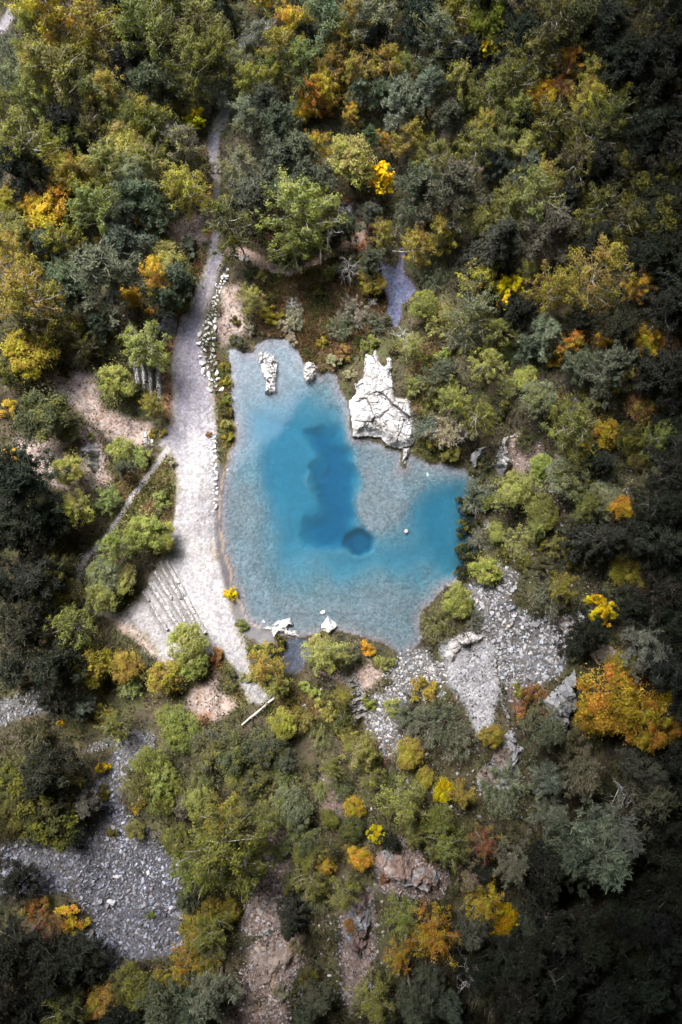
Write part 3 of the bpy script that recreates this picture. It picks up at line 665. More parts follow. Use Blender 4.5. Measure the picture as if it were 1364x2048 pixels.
for px, py, s in placed: boulder(px, py, s*1.05/13.65, tone((.75, .74, .72)), 'white block in the lower stone row along the track edge', 'white blocks along the lower track')
n_row = len(placed)
# biggest stones of the rubble slopes
def pick(zone, n, a, bb, c, label, group):
    pl = []; P = np.array(SCREE[zone]); lo, hi = P.min(0), P.max(0); t = 0
    while len(pl) < n and t < 6000:
        t += 1; px, py = rr.uniform(lo[0], hi[0]), rr.uniform(lo[1], hi[1]); s = a*(bb/a)**(rr.random()**1.6)
        if poly_sd(np.array([px]), np.array([py]), SCREE[zone])[0] < 4: continue
        if all(math.hypot(px-q, py-w_) > (s+u)*12 for q, w_, u in pl): pl.append((px, py, s))
    for px, py, s in pl: boulder(px, py, s, tone(c), label, group)
pick('right', 34, .45, .85, (.5, .49, .49), 'grey angular boulder on the rubble slope right below the pond', 'boulders on the right rubble slope')
pick('big', 26, .4, .75, (.36, .36, .385), 'blue grey boulder on the wide rubble slope at bottom left', 'boulders on the bottom left rubble slope')
pick('shore', 12, .35, .6, (.52, .51, .5), 'pale boulder in the rubble at the foot of the pond', 'boulders at the foot of the pond')
pick('gully', 16, .4, .65, (.42, .385, .37), 'pinkish grey boulder in the narrow rubble gully', 'boulders in the rubble gully')
pick('chute', 8, .35, .55, (.47, .46, .46), 'grey boulder in the chute below the layered slab', 'boulders in the chute')
CAIRN = [(222, 1803, 1.05, (.55, .55, .56), 'largest flat pale boulder on the wide rubble slope at bottom left'), (133, 1678, .75, (.55, .55, .57), 'pale boulder alone near the top left of the wide rubble slope'),
 (234, 1752, .7, (.62, .6, .58), 'whitish pointed boulder in the middle of the wide rubble slope'), (286, 1762, .8, (.42, .43, .5), 'long bluish boulder right of the whitish pointed one'), (297, 1745, .65, (.6, .6, .6), 'upright pale boulder above the long bluish one'), (516, 1841, .7, (.55, .53, .51), 'round pale boulder low in the pinkish rubble gully'),
 (510, 1752, .75, (.52, .5, .48), 'pale boulder at the left side of the pinkish rubble gully'), (448, 553, .75, (.55, .54, .52), 'pale boulder at the top end of the stone row by the track'), (456, 540, .5, (.55, .54, .53), 'grey boulder just above the top end of the stone row'),
 (436, 573, .8, (.5, .5, .5), 'flat grey boulder at the bend of the track'), (470, 512, .65, (.45, .45, .46), 'first grey block lining the dirt path from the track'), (484, 517, .65, (.42, .42, .43), 'middle grey block lining the dirt path'), (495, 519, .6, (.42, .42, .43), 'third grey block lining the dirt path'),
 (543, 545, .6, (.5, .48, .5), 'grey stone under the bend of the dirt path'), (541, 557, .4, (.62, .56, .52), 'pale stone below the bend of the dirt path'), (646, 1225, .62, (.66, .63, .58), 'round pale stone in the water above the bright slab'), (527, 1243, .35, (.78, .77, .75), 'small white stone in the shallow water left of the broken shelf'),
 (455, 940, .3, (.8, .79, .77), 'small white stone in the shallows beside the lower stone row'), (755, 435, .7, (.45, .45, .45), 'rounded grey boulder left of the upper stream'), (803, 433, .8, (.4, .39, .38), 'rounded grey boulder right of the upper stream'),
 (946, 930, .5, (.55, .5, .44), 'tan stone at the tip of the pond'), (950, 941, .4, (.58, .53, .47), 'smaller tan stone below the other at the tip of the pond'), (855, 949, .38, (.7, .68, .66), 'white stone rising from the water below the outcrop'), (575, 495+1, .7, (.3, .3, .36), 'bluish grey boulder beside the dirt path bend'),
 (972, 1535+10, .9, (.38, .38, .39), 'square grey boulder on the ledges under the grey trees'), (610, 1410, .45, (.5, .5, .51), 'grey stone beside the fallen white log end'), (862, 1565, .6, (.4, .4, .41), 'grey boulder above the two yellow trees')]
for px, py, s, c, lab in CAIRN: boulder(px, py, s*.8, c, lab)
# the two arcs of white stones by the footpath
for k, (rad, a0, a1, n) in enumerate([(13, 100, 285, 13), (17.5, 95, 300, 18)]):
    for j in range(n):
        a = R(a0+(a1-a0)*j/(n-1)); boulder(168+rad*math.cos(a)*.95, 1127-rad*math.sin(a)*1.15, .15, (.7, .69, .67), 'small white stone in the double ring beside the footpath', 'white stones laid in a ring')
# ------------------------------------------------------------------ foliage
def unit(r, n):
    p = r.normal(size=(n, 3)); return p/(np.linalg.norm(p, axis=1)[:, None]+1e-9)
def leaves(b, cen, nrm, size, r, col, aspect=1.):
    """one small four-sided leaf spray per centre, lying across nrm"""
    n = len(cen); nrm = nrm/(np.linalg.norm(nrm, axis=1)[:, None]+1e-9)
    t = np.cross(nrm, unit(r, n)); t /= np.linalg.norm(t, axis=1)[:, None]+1e-9; w_ = np.cross(nrm, t)
    s = (size*(.6+.8*r.random(n)))[:, None]; t = t*s*.5*aspect; w_ = w_*s*.5/aspect
    k = (r.random((n, 1))-.5)*.7
    v = np.stack([cen-t, cen-w_+t*k, cen+t, cen+w_-t*k], 1).reshape(-1, 3)
    b.add(v, np.arange(4*n).reshape(n, 4), c=np.repeat(col, 4, 0))
def clump(b, c, rad, n, size, r, tone0, acc, up=.9, flat=.7, aspect=1.2, shell=.45):
    d = unit(r, n); q = rad*(shell+(1-shell)*r.random((n, 1)))
    cen = np.array(c)+d*q*(1, 1, flat)
    nr = d*.8+unit(r, n)*.7+(0, 0, up)
    col = np.stack([np.clip(tone0+r.normal(0, .22, n), 0, 1), np.clip(acc+r.normal(0, .12, n), 0, 1), r.random(n), np.ones(n)], -1)
    leaves(b, cen, nr, np.full(n, size), r, col, aspect)
def limb(b, p0, p1, r0, r1, r, bend=.08, n=5, c=(.5, .5, .5, 1), sides=4):
    p0 = np.array(p0); p1 = np.array(p1); t = np.linspace(0, 1, n)[:, None]; L = np.linalg.norm(p1-p0)
    o = unit(r, 1)*bend*L
    pts = p0+(p1-p0)*t+o*np.sin(t*math.pi)+unit(r, n)*.02*L*(t > 0)*(t < 1)
    b.tube(pts, np.linspace(r0, r1, n), sides, c); return pts
KH = dict(B=3.3, O=2.1, M=2.2, P=2.9, C=3.2, W=1.35, S=1.15, D=2.6)      # height in crown radii
KC = dict(B=2.05, O=1.3, M=1.35, P=1.95, C=1.5, W=.75, S=.55, D=1.4)      # height of the crown's widest part
def make_tree(kind, seed):
    r = np.random.default_rng(seed*31+ord(kind)); cr = MB(); tk = MB(); H = KH[kind]
    if kind == 'B':                                  # birch: one leaning pale stem, rising limbs, hanging sprays
        top = np.array([r.normal(0, .12), r.normal(0, .12), H*.97]); st_ = limb(tk, (0, 0, -.25), top, .055, .012, r, .03, 8)
        for k in range(30):
            f = .28+.7*(k+.5)/30; base = np.array([np.interp(f, np.linspace(0, 1, 8), st_[:, i]) for i in range(3)])
            a = k*2.4+r.normal(0, .3); L = (1.05*math.sin(min(1, (1-f)*1.75+.12)*math.pi*.5))*r.uniform(.75, 1.12)
            tip = base+np.array([math.cos(a)*L, math.sin(a)*L, L*r.uniform(.35, .75)])
            lb = limb(tk, base, tip, .02, .006, r, .1, 5, sides=3)
            t0 = r.uniform(.25, .7); ac = r.random()
            for j in range(5):
                g = .3+.72*j/4; p = np.array([np.interp(min(1, g), np.linspace(0, 1, 5), lb[:, i]) for i in range(3)])+r.normal(0, .07, 3)
                clump(cr, p-(0, 0, .08), .2*r.uniform(.7, 1.2), 50, .05, r, t0+r.normal(0, .1), ac+r.normal(0, .1), .5, 1.1, 1.35, .1)
        clump(cr, top-(0, 0, .1), .2, 70, .06, r, .6, r.random(), .5, 1.6, 1.3, .1)
    elif kind in 'OM':                               # rounded broadleaf: forked limbs carrying lobes of leaf
        fork = np.array([0, 0, H*.3]); limb(tk, (0, 0, -.25), fork, .09, .07, r, .04, 5, sides=6)
        n = 26 if kind == 'O' else 17; lop = r.uniform(.62, 1.15, 4)
        for k in range(n):
            f = (k+.5)/n; zc = 1-1.25*f; a = k*2.4+r.normal(0, .35); rho = math.sqrt(max(0, 1-zc*zc))*.74*lop[int(a*4/6.283) % 4]
            c = np.array([math.cos(a)*rho*r.uniform(.75, 1.15), math.sin(a)*rho*r.uniform(.75, 1.15), H*.6+zc*.62*r.uniform(.75, 1.15)])
            lb = limb(tk, fork, c, .04, .01, r, .12, 5)
            for q in range(2): limb(tk, lb[3], c+r.normal(0, .18, 3), .014, .004, r, .1, 3, sides=3)
            t0 = r.uniform(.25, .75); ac = r.random(); rad = r.uniform(.16, .42)
            if kind == 'O':
                for q in range(5): clump(cr, c+unit(r, 1)[0]*rad*.7*(1, 1, .7), rad*r.uniform(.45, .75), 72, .053, r, t0+r.normal(0, .12), ac+r.normal(0, .12), .9, .75, 1.15, .5)
            else:
                for q in range(5): clump(cr, c+unit(r, 1)[0]*rad*.75, rad*.5, 16, .125, r, t0+r.normal(0, .12), ac, 1.1, .6, 1.05, .3)
        if kind == 'O':                              # loose outer sprays that break the outline
            n = 900; d = unit(r, n); d[:, 2] = np.abs(d[:, 2])*.9-.12; q = r.normal(.97, .13, (n, 1)); cl_ = np.floor(np.arctan2(d[:, 1], d[:, 0])*2.5).astype(int) % 4
            cen = np.array([0, 0, H*.58])+d*q*(1, 1, .72)*lop[cl_][:, None]
            leaves(cr, cen, d+unit(r, n)*.8+(0, 0, .6), np.full(n, .05), r, np.stack([r.random(n), r.random(n), r.random(n), np.ones(n)], -1), 1.3)
    elif kind == 'P':                                # scots pine: bare lower stem, tufted pads of needles
        st_ = limb(tk, (0, 0, -.25), (r.normal(0, .1), r.normal(0, .1), H*.93), .07, .02, r, .04, 7, sides=6)
        for k in range(24):
            f = .42+.56*(k+.5)/24; base = np.array([np.interp(f, np.linspace(0, 1, 7), st_[:, i]) for i in range(3)])
            a = k*2.4+r.normal(0, .3); L = .95*min(1, (1-f)*2.1+.18)*r.uniform(.65, 1.1); tip = base+np.array([math.cos(a)*L, math.sin(a)*L, L*.3+r.normal(0, .06)])
            lb = limb(tk, base, tip, .022, .008, r, .08, 4, sides=3); t0 = r.uniform(.2, .75); ac = r.random()*.6
            for j in range(6):
                c = base+(tip-base)*(.45+.6*j/5)+r.normal(0, .1, 3); n = 42; d = unit(r, n); d[:, 2] = np.abs(d[:, 2])*.8; ln_ = .13*(.6+.6*r.random((n, 1)))
                side = np.cross(d, unit(r, n)); side /= np.linalg.norm(side, axis=1)[:, None]+1e-9; side *= .013
                o = c+r.normal(0, .05, (n, 3)); v = np.stack([o-side, o+side, o+d*ln_+side*.5, o+d*ln_-side*.5], 1)
                col = np.stack([np.clip(t0+r.normal(0, .2, n), 0, 1), np.clip(ac+r.normal(0, .1, n), 0, 1), r.random(n), np.ones(n)], -1)
                cr.add(v.reshape(-1, 3), np.arange(4*n).reshape(n, 4), c=np.repeat(col, 4, 0))
                clump(cr, c, .09, 10, .055, r, t0, ac, .8, .6, 1.3, .2)
    elif kind == 'C':                                # yew or spruce: dense dark tiers
        limb(tk, (0, 0, -.25), (0, 0, H*.97), .08, .015, r, .01, 6, sides=6)
        for k in range(16):
            f = .06+.9*k/15; rad = 1.02*(1-f)**.75; nb_ = max(4, int(13*rad)); t0 = r.uniform(.3, .6)
            for j in range(nb_):
                a = 2*math.pi*j/nb_+k*.7+r.normal(0, .12); L = rad*r.uniform(.8, 1.1); tip = np.array([math.cos(a)*L, math.sin(a)*L, H*f-.12*L])
                limb(tk, (0, 0, H*f), tip, .012, .004, r, .03, 3, sides=3)
                for q in range(4): clump(cr, tip*(.35+.22*q, .35+.22*q, 1)+r.normal(0, .03, 3), .12, 22, .06, r, t0+.07*q+r.normal(0, .08), r.random()*.5, 1.0, .5, 1.6, .2)
    elif kind == 'W':                                # willow thicket: fan of pale stems, thin leaf
        for k in range(46):
            a = r.uniform(0, 6.28); rho = math.sqrt(r.random()); tip = np.array([math.cos(a)*rho, math.sin(a)*rho, H*(.98-.45*rho*rho)*r.uniform(.75, 1.05)])
            p0 = np.array([math.cos(a)*.08, math.sin(a)*.08, -.1]); lb = limb(tk, p0, tip, .02, .006, r, .1, 5, sides=3); t0 = r.uniform(.3, .8); ac = r.random()
            for q in range(3): limb(tk, lb[2+q//2], tip+r.normal(0, .16, 3), .008, .003, r, .05, 3, sides=3)
            for j in range(4): clump(cr, lb[2]+(lb[4]-lb[2])*(j/3)+r.normal(0, .08, 3), .15, 20, .055, r, t0, ac, .5, 1., 1.7, .1)
    elif kind == 'S':                                # low shrub: a few uneven mounds
        for k in range(15):
            a = r.uniform(0, 6.28); rho = math.sqrt(r.random())*.75; c = np.array([math.cos(a)*rho, math.sin(a)*rho, H*(.7-.45*rho*rho)*r.uniform(.6, 1.15)])
            limb(tk, (0, 0, -.1), c, .03, .008, r, .1, 4, sides=3); t0 = r.uniform(.25, .75); ac = r.random()
            for q in range(4): clump(cr, c+unit(r, 1)[0]*.2, .2, 34, .085, r, t0+r.normal(0, .1), ac+r.normal(0, .15), .8, .8, 1.2, .35)
    elif kind == 'D':                                # dead tree: bleached stem and branches
        st_ = limb(tk, (0, 0, -.2), (r.normal(0, .2), r.normal(0, .2), H), .06, .012, r, .05, 8, sides=6)
        def br(p, d, L, rad, dep):
            tip = p+d*L; lb = limb(cr, p, tip, rad, rad*.35, r, .14, 5, (.5, .5, .5, 1), 4)
            if dep: 
                for q in range(4): 
                    nd_ = d*.8+unit(r, 1)[0]*.75; nd_ /= np.linalg.norm(nd_); br(lb[1+q % 4], nd_, L*r.uniform(.4, .62), rad*.5, dep-1)
        for k in range(11):
            f = .3+.68*k/11; base = np.array([np.interp(f, np.linspace(0, 1, 8), st_[:, i]) for i in range(3)]); a = k*2.4+r.normal(0, .4)
            d = np.array([math.cos(a), math.sin(a), r.uniform(.1, .6)]); d /= np.linalg.norm(d); br(base, d, (1.15-.6*f)*r.uniform(.7, 1.1), .026, 2)
    return cr.mesh('crown'), tk.mesh('trunk', True)
M_LEAF = {k: leaf_material('leaf_'+k, **v) for k, v in dict(
  birch=dict(acc=.4), broad=dict(acc=.35), maple=dict(acc=.25, accent=(.25, .33, .03)), pine=dict(trans=.12, acc=.3, accent=(.12, .12, .07)), spruce=dict(trans=.1, acc=.1), willow=dict(acc=.2, accent=(.3, .26, .14)), shrub=dict(acc=.45)).items()}
M_BARK = dict(birch=bark_material('birch_bark', (.5, .48, .44), (.24, .22, .19)), brown=bark_material('brown_bark', (.22, .19, .16), (.12, .1, .08)), pale=bark_material('pale_twigs', (.42, .37, .3), (.28, .24, .19)), dead=bark_material('bleached_wood', (.6, .58, .55), (.36, .34, .32)))
KIND = dict(B=('birch_tree', 'birch', 'birch', 'birch'), O=('broadleaf_tree', 'broadleaf tree', 'broad', 'brown'), M=('maple_tree', 'maple', 'maple', 'brown'), P=('pine_tree', 'pine', 'pine', 'brown'), C=('conifer_tree', 'dense conifer', 'spruce', 'brown'),
            W=('willow_thicket', 'willow thicket', 'willow', 'pale'), S=('shrub', 'shrub', 'shrub', 'brown'), D=('dead_tree', 'bare dead tree', None, 'dead'))
NV = dict(B=8, O=9, M=3, P=5, C=2, W=4, S=6, D=3)
TM = {k: [make_tree(k, s) for s in range(NV[k])] for k in NV}
for k, L in TM.items():
    for c, t in L:
        c.materials.append(M_LEAF[KIND[k][2]] if KIND[k][2] else M_BARK['dead']); t.materials.append(M_BARK[KIND[k][3]])
LEAFC = dict(g=(.195, .21, .068), l=(.32, .34, .105), y=(.32, .27, .06), o=(.54, .34, .05), r=(.32, .16, .075), v=(.64, .47, .015), d=(.105, .122, .074), s=(.19, .21, .135), w=(.34, .31, .22), k=(.036, .04, .028), n=(.1, .1, .04), x=(.5, .5, .5))  # blackish tone deepened to paint corner shade into the dark trees
WORD = dict(g='olive green', l='light yellow-green', y='mustard green', o='golden orange', r='rusty brown', v='bright yellow', d='dark grey-green', s='silvery grey-green', w='straw-coloured', k='blackish green', n='dark olive', x='bleached grey')
